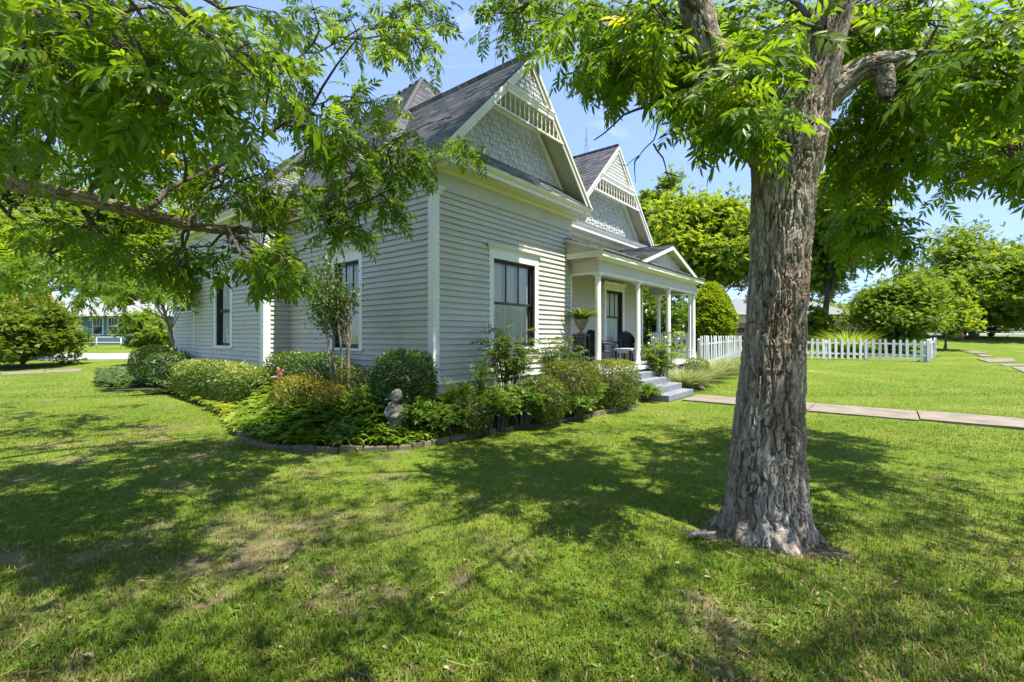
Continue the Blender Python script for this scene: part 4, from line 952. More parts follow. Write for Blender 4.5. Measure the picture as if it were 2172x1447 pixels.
for v in range(4):
    mb = MB(); q = random.Random(v); e = lambda: q.uniform(-.008, .008); L_, W_, H_ = .34, .13, .115
    vs = [(x + e(), y + e(), z + e()) for z in (-.03, H_ - .03) for y in (-W_ / 2, W_ / 2) for x in (-L_ / 2, L_ / 2)]
    mb.add(vs, [(0, 2, 3, 1), (4, 5, 7, 6), (0, 1, 5, 4), (2, 6, 7, 3), (0, 4, 6, 2), (1, 3, 7, 5)]); blk.append(mb.mesh('edging_block', m_brick))
while s < seg[-1]:
    p = edge_at(s + .17); q = edge_at(s + .2) - edge_at(s + .14); a = math.atan2(q.y, q.x)
    o = link('edging_block', blk[rr.randrange(4)], edging, loc=(p.x, p.y, p.z + rr.uniform(-.02, .005))); o.rotation_euler = (rr.gauss(0, .04), rr.gauss(0, .03), a + rr.gauss(0, .04) + (.25 if 8.8 < s < 9.1 else 0))
    bv = o.modifiers.new('bevel', 'BEVEL'); bv.width = .012; bv.segments = 2; s += .352 + rr.uniform(0, .012)
# bed soil mound between the edging and the walls
bedpoly = [(p.x, p.y) for p in EDGE] + [(11.9, 5.7), (10.5, 6.6), (5.85, 6.65), (5.85, 12.3), (5.15, 12.3), (5.15, 17.2), (2.8, 17.2)]
def inpoly(x, y, poly):
    x = np.asarray(x, float); y = np.asarray(y, float); r = np.zeros(x.shape, bool); n = len(poly)
    for i in range(n):
        (x0, y0), (x1, y1) = poly[i], poly[(i + 1) % n]
        if y0 == y1: continue
        c = ((y0 > y) != (y1 > y)) & (x < (x1 - x0) * (y - y0) / (y1 - y0) + x0); r ^= c
    return r
EP = np.array([[edge_at(s_).x, edge_at(s_).y] for s_ in np.linspace(0, seg[-1] - .01, 160)])
def bed_h(x, y):
    x = np.asarray(x, float); y = np.asarray(y, float); d = np.full(x.shape, 9.0)
    for e in EP: d = np.minimum(d, np.hypot(x - e[0], y - e[1]))
    return ground(x, y) + .03 + .16 * sstep(0.05, .9, d)
gx, gy = np.meshgrid(np.arange(2.2, 12.4, .12), np.arange(3.2, 17.4, .12), indexing='ij'); ok = inpoly(gx, gy, bedpoly)
ids = -np.ones(gx.shape, int); ids[ok] = np.arange(ok.sum()); zz = bed_h(gx[ok], gy[ok]) + .02 * (fbm(gx[ok] * 3, gy[ok] * 3, 7) - .5)
qd = np.stack([ids[:-1, :-1], ids[1:, :-1], ids[1:, 1:], ids[:-1, 1:]], -1).reshape(-1, 4); qd = qd[(qd >= 0).all(1)]
bed = link('flower_bed', np_mesh('flower_bed', np.stack([gx[ok], gy[ok], zz], -1), qd, m_soil, smooth=True)); tag(bed, 'dark soil of the planted bed along the house foot', kind='structure')

# ------------------------------------------------------------------ garden angel
def remesh(o, vox, smooth=True):
    r = o.modifiers.new('remesh', 'REMESH'); r.mode = 'VOXEL'; r.voxel_size = vox; r.use_smooth_shade = True
    if smooth: s_ = o.modifiers.new('smooth', 'SMOOTH'); s_.factor = .5; s_.iterations = 3
AN = at(838, 713, 7.55); AN.z = float(bed_h(AN.x, AN.y)) - .02
an = thing('angel_statue', AN, 'weathered stone cherub statue with folded wings and hands under its chin in the flower bed', 'statue', rz=PHI - R_(90) - R_(14))
Rm = lambda ax, a: Matrix.Rotation(R_(a), 3, ax)
mb = MB()                         # local: +x right as seen, -y towards the viewer
mb.lathe([(.02, 0), (.125, .0), (.135, .05), (.118, .14), (.112, .26), (.122, .36), (.115, .44), (.085, .50), (.05, .53), (.03, .55)], n=20)
HT = Rm('Y', 18)
hd = lambda x, y, z: tuple(HT @ Vector((x, y, z)) + Vector((.03, -.02, .650)))
mb.ball(hd(0, 0, 0), (.088, .092, .104), 18, 14, HT)                       # head, tilted
for sx in (-1, 1): mb.ball(hd(sx * .042, -.066, -.034), (.034, .03, .030), 10, 8)
mb.ball(hd(0, -.094, -.012), (.013, .020, .018), 8, 6); mb.ball(hd(0, -.086, -.052), (.024, .014, .010), 8, 6); mb.ball(hd(0, -.070, -.080), (.028, .024, .020), 8, 6)
for sx in (-1, 1): mb.ball(hd(sx * .036, -.086, .030), (.024, .010, .007), 8, 5)
for k in range(30):
    th = k * 2.4; ph = .1 + (k % 15) / 15 * 1.5; c = (.084 * math.sin(ph) * math.cos(th), .012 + .088 * math.sin(ph) * math.sin(th), .012 + .100 * math.cos(ph))
    if c[1] > -.045 or c[2] > .075: mb.ball(hd(*c), (.017, .017, .014), 6, 5)
mb.tube([(-.105, -.005, .46), (-.125, -.06, .36), (-.06, -.13, .345), (.02, -.14, .43), (.035, -.125, .52)], [.045, .05, .044, .034, .03], 10)    # arm under the chin
mb.tube([(.115, -.005, .46), (.125, -.07, .37), (.07, -.135, .34), (.0, -.14, .33)], [.042, .046, .04, .03], 10)
for k in range(4): mb.tube([(.015 + .013 * k, -.150, .485), (.02 + .013 * k, -.158, .515), (.02 + .013 * k, -.135, .545)], .0095, 6)
for k in range(9):
    a0 = -1.35 + k * .33; mb.tube([(.118 * math.sin(a0) * .98, -.118 * math.cos(a0), .02), (.118 * math.sin(a0 + .25), -.112 * math.cos(a0 + .2), .18), (.10 * math.sin(a0 + .5), -.112 * math.cos(a0 + .45), .31)], [.010, .008, .005], 6)
o = mb.build('body', m_statue, an, local=True); remesh(o, .0075)
for s_ in (-1, 1):
    mb = MB(); out = [(.04, .10), (.03, .30), (.05, .46), (.10, .535), (.155, .53), (.18, .47), (.178, .36), (.155, .22), (.12, .10), (.08, .04)]
    mb.prism(out, .055, .095, lambda p, q, a: (s_ * p, a + .25 * abs(p) * .1 - .0, q))
    for k in range(6):
        for j in range(3): mb.ball((s_ * (.075 + .035 * j + .004 * k), .052, .47 - .065 * k + .012 * j), (.022, .008, .045), 6, 5)
    o = mb.build('wing', m_statue, an, local=True); remesh(o, .009)
for sx in (-1, 1):
    mb = MB(); mb.ball(hd(sx * .034, -.089, .010), (.012, .006, .005), 8, 6); mb.build('eye', m_statue, an, local=True)
mb = MB(); mb.box(-.15, .15, -.13, .12, -.03, .005); mb.build('plinth', m_statue, an, local=True, bevel=.008)

# terracotta squirrel on a shallow stone bowl
SQ = at(603, 713, 10.4); bz0 = float(bed_h(SQ.x, SQ.y))
t = thing('bird_bath', (SQ.x, SQ.y, bz0), 'low brown stone bowl on a stem beneath the squirrel ornament', 'bird bath')
mb = MB(); mb.lathe([(.16, 0), (.16, .04), (.07, .08), (.06, .45), (.1, .52), (.2, .56), (.27, .62), (.28, .64), (.24, .635), (.1, .60), (.02, .595)], n=20); mb.build('bowl', m_urn, t, local=True)
t = thing('squirrel_figure', (SQ.x - .05, SQ.y + .03, bz0 + .60), 'small terracotta squirrel ornament sitting among the hedges', 'ornament', rz=PHI - R_(90)); t.scale = (.75, .75, .75)
mb = MB(); mb.ball((0, 0, .10), (.07, .06, .10), 12, 8); mb.ball((.05, -.01, .21), (.055, .045, .05), 12, 8); mb.ball((.10, -.015, .205), (.025, .02, .02), 8, 6)
mb.ball((.035, .02, .265), (.012, .01, .022), 6, 5); mb.ball((.035, -.04, .265), (.012, .01, .022), 6, 5); mb.ball((.05, -.03, .03), (.06, .03, .03), 8, 6); mb.tube([(.04, -.03, .13), (.09, -.03, .12), (.10, -.01, .16)], .017, 6); mb.tube([(.04, .03, .13), (.09, .03, .12), (.10, .01, .16)], .017, 6)
o = mb.build('body', m_terra, t, local=True); remesh(o, .008)
mb = MB(); mb.tube([(-.05, 0, .04), (-.11, 0, .10), (-.11, 0, .20), (-.08, 0, .28), (-.12, 0, .32)], [.025, .045, .055, .05, .03], 10); mb.build('tail', m_terra, t, local=True)

# ------------------------------------------------------------------ porch furniture
UX, UY = 10.70, 6.32
t = thing('plant_stand', (UX, UY, FZ), 'black square plant stand on the porch beside the wing wall', 'stand')
mb = MB(); mb.box(-.17, .17, -.17, .17, .88, .93); mb.box(-.06, .30, -.06, .06, .80, .86); mb.build('stand_top', m_black, t, local=True)
for sx in (-1, 1):
    for sy in (-1, 1):
        mb = MB(); mb.box(sx * .14 - .02, sx * .14 + .02, sy * .14 - .02, sy * .14 + .02, 0, .88); mb.build('leg', m_black, t, local=True)
mb = MB(); mb.box(-.12, .12, -.12, .12, .45, .87); mb.build('cabinet', m_black, t, local=True)
t = thing('garden_urn', (UX, UY, FZ + .93), 'brown footed urn planter standing on the black porch stand', 'urn')
mb = MB(); mb.lathe([(.11, 0), (.11, .03), (.05, .06), (.04, .09), (.06, .12), (.10, .17), (.155, .26), (.19, .36), (.205, .385), (.205, .40), (.18, .40), (.15, .34), (.02, .33)], n=24); mb.build('urn_body', m_urn, t, local=True)
t = thing('stone_bird', (UX - .24, UY - .04, FZ + 1.52), 'small grey stone bird perched at the urn rim', 'ornament', rz=R_(200))
mb = MB(); mb.ball((0, 0, .0), (.10, .05, .055), 10, 8, Rm('Y', -25)); mb.ball((.09, 0, .06), (.04, .036, .036), 8, 6); mb.tube([(.12, 0, .06), (.16, 0, .05)], [.012, .003], 6); mb.tube([(-.08, 0, -.02), (-.18, 0, -.10)], [.035, .012], 6); o = mb.build('bird_body', m_statue, t, local=True); remesh(o, .008)

def wicker_chair(loc, rz, label, cushion=None):
    t = thing('wicker_chair', loc, label, 'chair', 'wicker porch chairs', rz=rz)          # faces +x
    nb_ = 30; mb = MB()
    for k in range(nb_ + 1):                              # woven back and arm shell of canes with gaps
        a0 = R_(105) + R_(150) * k / nb_; x, y = .27 * math.cos(a0) - .0, .31 * math.sin(a0)
        hgt = .66 + .40 * max(0, math.cos((k / nb_ - .5) * math.pi)) ** .7
        mb.tube([(x * .92 + .02, y * .92, .36), (x * 1.05, y * 1.02, .6), (x * 1.12 - .05 * (hgt - .66), y * 1.04, hgt)], .013, 5)
    for hz, sc_ in [(.40, .95), (.46, .97), (.52, 1.0), (.60, 1.02), (.66, 1.05)] + [(.70 + .045 * k_, 1.06 + .007 * k_) for k_ in range(7)]:
        sp = 150 if hz <= .66 else 150 * (1 - ((hz - .62) / .5)) + 20
        mb.tube([(.27 * math.cos(R_(180) + R_(sp) * (k / 10 - .5)) * sc_ - .06 * max(0, hz - .66), .31 * math.sin(R_(180) + R_(sp) * (k / 10 - .5)) * sc_, hz) for k in range(11)], .02, 5)
    mb.build('woven_shell', m_wicker, t, local=True)
    for sy in (-1, 1):
        mb = MB(); mb.tube([(-.20, sy * .30, .68), (.0, sy * .34, .67), (.22, sy * .33, .65), (.29, sy * .32, .60), (.27, sy * .315, .50)], [.045, .05, .05, .045, .03], 10); mb.build('arm', m_wicker, t, local=True)
    mb = MB(); mb.box(-.27, .29, -.29, .29, .30, .40); mb.build('seat', m_wicker, t, local=True, bevel=.02)
    mb = MB(); mb.box(-.24, .28, -.26, .26, .401, .46); mb.build('seat_cushion', cushion or m_cush, t, local=True, bevel=.025)
    for sx in (-.24, .26):
        for sy in (-.25, .25):
            mb = MB(); mb.tube([(sx, sy, 0), (sx, sy, .31)], .025, 8); mb.build('leg', m_wicker, t, local=True)
    return t
wicker_chair((12.05, 6.55, FZ), R_(-15), 'black wicker armchair nearest the first porch column, seen from its back')
wicker_chair((13.35, 7.15, FZ), R_(-95), 'black wicker armchair under the porch window')
wicker_chair((15.05, 7.05, FZ), R_(-140), 'black wicker armchair with a tan cushion behind the second porch column', m_tan)
t = thing('coffee_table', (13.45, 6.30, FZ), 'weathered blue grey table with turned pedestal leg between the porch chairs', 'table')
mb = MB(); mb.box(-.36, .36, -.30, .30, .44, .50); mb.box(-.30, .30, -.25, .25, .36, .44); mb.build('table_top', m_tablew, t, local=True, bevel=.01)
mb = MB(); mb.lathe([(.14, 0), (.14, .04), (.05, .08), (.08, .18), (.09, .24), (.05, .31), (.08, .36)], n=14); mb.build('pedestal', m_tan, t, local=True)
for sx in (-.3, .3):
    for sy in (-.24, .24):
        mb = MB(); mb.box(sx - .028, sx + .028, sy - .028, sy + .028, 0, .44); mb.build('leg', m_black, t, local=True)
t = thing('porch_figure', (14.62, 5.64, FZ), 'small black and white crouching figure on the porch edge by the roses', 'ornament', rz=R_(-120))
mb = MB(); mb.ball((0, 0, .10), (.10, .08, .11), 10, 8); mb.ball((.06, 0, .24), (.075, .065, .07), 10, 8); mb.ball((.13, 0, .225), (.03, .035, .028), 8, 6); mb.ball((.03, .06, .28), (.025, .015, .045), 6, 5); mb.ball((.03, -.06, .28), (.025, .015, .045), 6, 5); mb.tube([(.07, .05, .15), (.10, .05, .0)], .03, 6); mb.tube([(.07, -.05, .15), (.10, -.05, .0)], .03, 6); o = mb.build('figure_body', m_statue, t, local=True); remesh(o, .01)
mb = MB(); mb.ball((.05, 0, .29), (.07, .06, .03), 10, 6); mb.build('dark_cap', m_black, t, local=True)
# bark debris by the trunk
p = gp(1478, 1141)
for (dx, dy, a, L_, lb) in [(0, 0, .35 - PHI, .27, 'flat bleached bark scrap on the grass left of the big trunk'), (.05, -.06, .1 - PHI, .22, 'narrow bleached bark strip on the grass left of the big trunk')]:
    mb = MB(); rr = random.Random(lb); pts = [(-L_ / 2, -.008), (-L_ * .2, -.02), (L_ * .3, -.02), (L_ / 2, .004), (L_ * .25, .024), (-L_ * .3, .018)]
    mb.prism(pts, 0, .012, lambda q, r_, z: (q, r_, z + .03 + .05 * abs(q))); o = mb.build('bark_scrap', m_debris, None, loc=(p.x + dx, p.y + dy, 0), rot=(.05, .06, a)); tag(o, lb, 'bark')
# stone by the steps
p = gp(1487, 826); mb = MB(); mb.ball((0, 0, .03), (.30, .12, .09), 10, 7, Rm('Z', 20)); o = mb.build('garden_stone', m_conc, None, loc=(p.x, p.y, p.z)); tag(o, 'flat pale stone on the lawn edge right of the porch steps', 'stone')

# ================================================================== vegetation
def leaflet_T(w=.30, droop=.12, fold=.06, sway=0.0):
    xs = [0, .30, .66, 1.0]; ws = [0, .5, .40, 0]
    V = [(0, 0, 0)]
    for i in (1, 2):
        x = xs[i]; z = -droop * x * x; y = sway * x * x
        V += [(x, y + w * ws[i], z + fold * w * 2), (x, y, z), (x, y - w * ws[i], z + fold * w * 2)]
    V.append((1.0, sway, -droop))
    return np.array(V, float), np.array([(0, 3, 2, 1), (1, 2, 5, 4), (2, 3, 6, 5), (4, 5, 6, 7)])
def diamond_T(w=.45, droop=.1):
    return np.array([(0, 0, 0), (.45, -w / 2, .02), (1, 0, -droop), (.45, w / 2, .02)], float), np.array([(0, 1, 2, 3)])
def xform(V, R=None, s=1.0, t=(0, 0, 0)):
    V = V * s
    if R is not None: V = V @ np.array(R).T
    return V + np.array(t)
def rotm(ax, a): return np.array(Matrix.Rotation(a, 3, ax))
def join_T(parts):
    Vs, Fs, b = [], [], 0
    for V, F in parts: Vs.append(V); Fs.append(F + b); b += len(V)
    return np.concatenate(Vs), np.concatenate(Fs)
def compound_T(pairs, seed, simple=False, ll=.36, w=.27):
    rs = random.Random(seed); parts = []; droop = rs.uniform(.25, .6)
    pos = lambda f: (f, 0, -droop * f * f * .5)
    for k in range(pairs):
        f = .22 + .70 * k / (pairs - 1)
        for s_ in (-1, 1):
            a = s_ * R_(rs.uniform(42, 68) - 12 * f); L = ll * (.72 + .5 * math.sin(math.pi * min(1, f * .9))) * rs.uniform(.85, 1.12)
            V, F = (diamond_T(w * 1.05, .2) if simple else leaflet_T(w, rs.uniform(.1, .35), .06, s_ * rs.uniform(.02, .14)))
            R = rotm('Z', a) @ rotm('Y', rs.uniform(.0, .55)) @ rotm('X', rs.uniform(-.6, .6))
            parts.append((xform(V, R, L, pos(f)), F))
    V, F = (diamond_T(w * 1.1, .2) if simple else leaflet_T(w * 1.1, .3)); parts.append((xform(V, rotm('Y', .35), ll * 1.15, pos(.97)), F))
    if not simple:
        n = 4; V = []; F = []
        for i in range(n + 1):
            f = i / n; x, y, z = pos(f); V += [(x, .006, z), (x, -.006, z)]
        F = [(2 * i, 2 * i + 1, 2 * i + 3, 2 * i + 2) for i in range(n)]; parts.append((np.array(V, float), np.array(F)))
    return join_T(parts)
def whorl_T(n, seed, w=.22, up=.5, simple=False, droop=.4, wvar=.2):
    rs = random.Random(seed); parts = []
    for k in range(n):
        a = 2 * math.pi * k / n + rs.uniform(-.3, .3); V, F = diamond_T(w, droop) if simple else leaflet_T(w, droop * rs.uniform(.6, 1.4), .07)
        parts.append((xform(V, rotm('Z', a) @ rotm('Y', -up * rs.uniform(.4, 1.3)), rs.uniform(.7, 1.05), (0, 0, rs.uniform(-.15, .1))), F))
    return join_T(parts)

class Fol:
    def __init__(s): s.V = []; s.F = []; s.r = []; s.n = 0
    def add(s, T, pos, dx, nz, size, rnd):
        V0, F0 = T; pos = np.asarray(pos, float); N_ = len(pos)
        if N_ == 0: return
        dx = np.asarray(dx, float); dx = dx / (np.linalg.norm(dx, axis=1, keepdims=True) + 1e-9)
        nz = np.asarray(nz, float); nz = nz - (nz * dx).sum(1, keepdims=True) * dx; nz = nz / (np.linalg.norm(nz, axis=1, keepdims=True) + 1e-9)
        ny = np.cross(nz, dx); size = np.broadcast_to(np.asarray(size, float), (N_,))
        V = pos[:, None, :] + size[:, None, None] * (V0[None, :, 0, None] * dx[:, None, :] + V0[None, :, 1, None] * ny[:, None, :] + V0[None, :, 2, None] * nz[:, None, :])
        Fq = F0[None] + (np.arange(N_) * len(V0))[:, None, None] + s.n
        s.V.append(V.reshape(-1, 3)); s.F.append(Fq.reshape(-1, 4)); s.n += N_ * len(V0)
        rn = np.broadcast_to(np.asarray(rnd, float), (N_,))[:, None] + np.random.RandomState(N_).uniform(-.07, .07, (N_, len(F0)))
        s.r.append(np.clip(rn, 0, 1).ravel())
    def build(s, name, mat, parent=None):
        return link(name, np_mesh(name, np.concatenate(s.V), np.concatenate(s.F), mat, np.concatenate(s.r), smooth=False), parent)
def rdir(rs, n, zb=0.0):
    v = rs.normal(size=(n, 3)); v[:, 2] += zb; return v / np.linalg.norm(v, axis=1, keepdims=True)
def proj(p):
    d, l = dl(p[0], p[1])
    if d < .15: return None
    return 1086 + FPX * l / d, 713 - FPX * (p[2] - CAMZ) / d, d

# ------------------------------------------------------------------ bark
def pvn(u, v, per, s):
    i = np.floor(u); j = np.floor(v); fx = u - i; fy = v - j; fx = fx * fx * (3 - 2 * fx); fy = fy * fy * (3 - 2 * fy); a = np.mod(i, per); b_ = np.mod(i + 1, per)
    return (hash2(a, j, s) * (1 - fx) + hash2(b_, j, s) * fx) * (1 - fy) + (hash2(a, j + 1, s) * (1 - fx) + hash2(b_, j + 1, s) * fx) * fy
def pfbm(u, v, per, s, o=4, g=.5):
    r = 0; a = 1.0; t = 0
    for k in range(o): r = r + a * pvn(u * 2 ** k, v * 2 ** k, per * 2 ** k, s + k); t += a; a *= g
    return r / t
def bark_tube(name, pts, rad, parent, nth=200, nz=300, amp=.02, cu=.052, cv=.20, seed=1, flare=0.0):
    P = np.array([tuple(p) for p in pts], float); S = np.concatenate([[0], np.cumsum(np.linalg.norm(np.diff(P, axis=0), axis=1))])
    s = np.linspace(0, S[-1], nz); C = np.stack([np.interp(s, S, P[:, k]) for k in range(3)], 1); Rr = np.interp(s, S, rad)
    ker = np.ones(9) / 9
    for _ in range(2):
        pad = lambda a: np.convolve(np.concatenate([np.full(4, a[0]), a, np.full(4, a[-1])]), ker, 'valid')
        C = np.stack([pad(C[:, k]) for k in range(3)], 1); Rr = pad(Rr)
    t = np.gradient(C, axis=0); t /= np.linalg.norm(t, axis=1, keepdims=True)
    ref = np.array([.62, -.78, .05]) if abs(t[:, 2]).mean() > .5 else np.array([0.05, .1, 1.0])
    A = ref - (t @ ref)[:, None] * t; A /= np.linalg.norm(A, axis=1, keepdims=True); B = np.cross(t, A)
    th = np.linspace(0, 2 * math.pi, nth, endpoint=False); TH, SS = np.meshgrid(th, s); RR = np.repeat(Rr[:, None], nth, 1)
    per = max(4, int(round(2 * math.pi * Rr.max() * .8 / cu))); U = TH / (2 * math.pi) * per; Vv = SS / cv
    U2 = U + 1.0 * (pfbm(U * .5 + 0 * U, SS / cu * .35, per * .5 if per % 2 == 0 else per, seed + 60, 3) - .5); V2 = Vv + .8 * (pfbm(U, SS / cu * .5, per, seed + 70, 3) - .5)
    def fiss(u, v, pr, sd, w):
        n = pfbm(u, v, pr, sd, 3, .55); return sstep(0.0, w, np.abs(n - .5))
    c1 = fiss(U2, V2, per, seed, .055); c2 = fiss(U2 * 2, V2 * 1.5 + 3.3, per * 2, seed + 11, .07); c3 = fiss(U2, V2 * 3.3 + 8, per, seed + 13, .03)
    fl_ = pfbm(U2 * 2, V2 * 1.6 + 9, per * 2, seed + 21, 2) * 7; terr = fl_ - np.floor(fl_); terr = np.floor(fl_) / 7 + sstep(0.0, .15, terr) / 7
    fib = pfbm(U * 4, SS / .085, per * 4, seed + 33, 4, .6)
    h = c1 * (.45 + .55 * c2) * (.65 + .35 * c3) * (.55 + .75 * terr)
    disp = amp * (h - .5) + amp * .65 * (fib - .5) + amp * .9 * (terr - .5)
    lump = .05 * (pfbm(U * .5, SS * 1.3, per * .5 if per % 2 == 0 else per, seed + 50, 2) - .5) * RR * 2
    fl = 0
    if flare:
        fl = RR * (flare * np.exp(-SS / .20) * (.75 + .45 * np.cos(5 * TH + .6) + .25 * np.cos(3 * TH + 2)) + .10 * np.exp(-SS / .55))
    R2 = RR + disp + lump + fl
    X = C[:, None, :] + R2[..., None] * (np.cos(TH)[..., None] * A[:, None, :] + np.sin(TH)[..., None] * B[:, None, :])
    idx = np.arange(nz * nth).reshape(nz, nth); nx = np.roll(idx, -1, 1)
    F = np.stack([idx[:-1], nx[:-1], nx[1:], idx[1:]], -1).reshape(-1, 4)
    me = np_mesh(name, X.reshape(-1, 3), F, m_bark, smooth=True); a = me.attributes.new('plate', 'FLOAT', 'POINT'); a.data.foreach_set('value', np.clip(.15 + .75 * h + .45 * (fib - .5) + .25 * (terr - .5), 0, 1).ravel().astype(np.float32))
    return link(name, me, parent)

PEC = [compound_T(5, k) for k in range(3)] + [compound_T(6, 10 + k) for k in range(3)]
PECS = [compound_T(4, 40 + k, simple=True, ll=.38, w=.28) for k in range(4)]
def hang_sprays(fol, tw, node, c, r, nt, nl, size, rs, temps, tone, br=.012):
    """a branchlet from node to c, twigs around c, compound leaves along the twigs"""
    c = Vector(c); node = Vector(node)
    if (c - node).length < 1.5 and br > 0:
        mid = node.lerp(c, .5) + Vector(rs.normal(0, .08, 3)) + Vector((0, 0, .06 * (c - node).length)); tw.tube([node, node.lerp(mid, .5) + Vector(rs.normal(0, .03, 3)), mid, mid.lerp(c, .6), c], [br * 1.5, br * 1.3, br, br * .8, br * .6], 5, cap=False)
    P = []; D = []; Nn = []; 
    for k in range(nt):
        dv = Vector(rdir(rs, 1, -.05)[0]); dv.z *= .65; L = r * rs.uniform(.55, 1.1); tip = c + dv * L - Vector((0, 0, .12 * L)); m = c.lerp(tip, .5) + Vector((0, 0, .10 * L))
        if br > 0: tw.tube([c, m, tip], [br * .45, br * .35, br * .15], 3, cap=False)
        for j in range(nl):
            f = .25 + .75 * (j + rs.rand()) / nl; p = c.lerp(m, f * 2) if f < .5 else m.lerp(tip, (f - .5) * 2)
            side = Vector((0, 0, 1)).cross(dv) * (1 if j % 2 else -1)
            d = dv * rs.uniform(.3, 1.0) + side * rs.uniform(.2, 1.1) + Vector((0, 0, rs.uniform(-.75, .15)))
            P.append(p); D.append(d); Nn.append((rs.normal(0, .35), rs.normal(0, .35), 1.0))
    n = len(P); sz = size * rs.uniform(.58, 1.25, n); w = rs.randint(0, len(temps), n); P = np.array(P); D = np.array(D); Nn = np.array(Nn)
    rn = np.clip(rs.beta(2, 2.6, n) * .8 + tone, 0, .92); rn = np.where(rs.rand(n) < .004, 1.0, rn)
    for q in range(len(temps)):
        k = w == q
        if k.any(): fol.add(temps[q], P[k], D[k], Nn[k], sz[k], rn[k])
def poly_samples(rs, poly, n, dmin, dmax):
    poly = [tuple(p) for p in poly]; xs = [p[0] for p in poly]; ys = [p[1] for p in poly]; out = []
    while len(out) < n:
        x, y = rs.uniform(min(xs), max(xs)), rs.uniform(min(ys), max(ys))
        if inpoly(np.array([x]), np.array([y]), poly)[0]: out.append(at(x, y, rs.uniform(dmin, dmax)))
    return out
def nearest(nodes, c): return min(nodes, key=lambda p: (p - c).length)
def densify(pl, step=.35):
    out = []
    for i in range(len(pl) - 1):
        a, b_ = Vector(pl[i]), Vector(pl[i + 1]); n = max(1, int((b_ - a).length / step)); out += [a.lerp(b_, k / n) for k in range(n)]
    return out + [Vector(pl[-1])]

def smooth(pl, step=.2, it=6):
    q = densify(pl, step)
    for _ in range(it): q = [q[0]] + [(q[k - 1] + q[k] * 2 + q[k + 1]) / 4 for k in range(1, len(q) - 1)] + [q[-1]]
    return q
# ------------------------------------------------------------------ big pecan in front
pec = thing('pecan_tree', (TREE.x, TREE.y, 0), 'big pecan tree with thick rough trunk standing in the front lawn', 'tree')
D0 = 4.12
trunk_px = [(1624, 1172, 98), (1624, 1120, 94), (1624, 1060, 90), (1625, 990, 85), (1630, 890, 77), (1637, 790, 71), (1644, 690, 67), (1650, 600, 66), (1656, 500, 67), (1662, 400, 70), (1672, 310, 78), (1700, 225, 62), (1730, 150, 48), (1750, 90, 40), (1768, 20, 36), (1790, -80, 32), (1790, -260, 27), (1750, -520, 20), (1700, -800, 11)]
tp = [at(a, b_, D0) for a, b_, _ in trunk_px]; tr_ = [c * D0 / FPX * (.80 if b_ > 320 else .86) for _, b_, c in trunk_px]
bark_tube('trunk', tp[:16], tr_[:16], pec, 400, 760, amp=.021, cu=.046, cv=.21, seed=2, flare=.20)
bark_tube('limb', tp[14:], tr_[14:], pec, 80, 160, amp=.02, cu=.056, cv=.27, seed=3)
for k, (a_, L_) in enumerate([(.2, .20), (1.6, .16), (2.8, .22), (3.7, .16), (4.7, .12), (5.5, .24)]):
    dv = Vector((math.cos(a_), math.sin(a_), 0)); sv = Vector((-dv.y, dv.x, 0)); b0 = Vector((TREE.x, TREE.y, 0))
    bark_tube('root', [b0 + dv * .22 + Vector((0, 0, .16)), b0 + dv * .33 + Vector((0, 0, .03)), b0 + dv * (.34 + L_ * .4) + sv * .04 + Vector((0, 0, -.02)), b0 + dv * (.34 + L_ * .8) + sv * .06 + Vector((0, 0, -.06)), b0 + dv * (.34 + L_) + Vector((0, 0, -.10))], [.10, .08, .055, .04, .02], pec, 36, 70, amp=.014, cu=.04, cv=.12, seed=90 + k)
def limb_px(pts): return [at(a, b_, d) for a, b_, d, _ in pts], [w * d / FPX for a, b_, d, w in pts]
L1 = limb_px([(1650, 330, 4.12, 46), (1600, 285, 4.12, 43), (1555, 240, 4.12, 38), (1522, 180, 4.1, 33), (1500, 110, 4.05, 31), (1480, 30, 4.1, 28), (1440, -90, 4.2, 25), (1380, -260, 4.3, 20), (1340, -480, 4.3, 12)])
L2 = limb_px([(1735, 225, 4.1, 26), (1785, 178, 4.05, 26), (1820, 150, 4.0, 21), (1870, 132, 3.95, 18), (1930, 128, 3.9, 15), (2000, 135, 3.95, 12), (2090, 120, 4.0, 10), (2200, 90, 4.1, 8), (2350, 40, 4.3, 5)])
L3 = limb_px([(1872, 140, 3.9, 14), (1880, 175, 3.9, 15), (1878, 205, 3.9, 13), (1876, 212, 3.9, 9)])
bark_tube('limb', *L1, pec, 120, 260, amp=.022, cu=.045, cv=.15, seed=4)
bark_tube('limb', *L2, pec, 90, 260, amp=.018, cu=.04, cv=.12, seed=5)
bark_tube('limb_stub', *L3, pec, 60, 60, amp=.012, cu=.035, cv=.09, seed=6)
tw = MB(); fol = Fol(); rs = np.random.RandomState(11)
sk = densify(tp[11:]) + densify(L1[0][2:]) + densify(L2[0][2:])
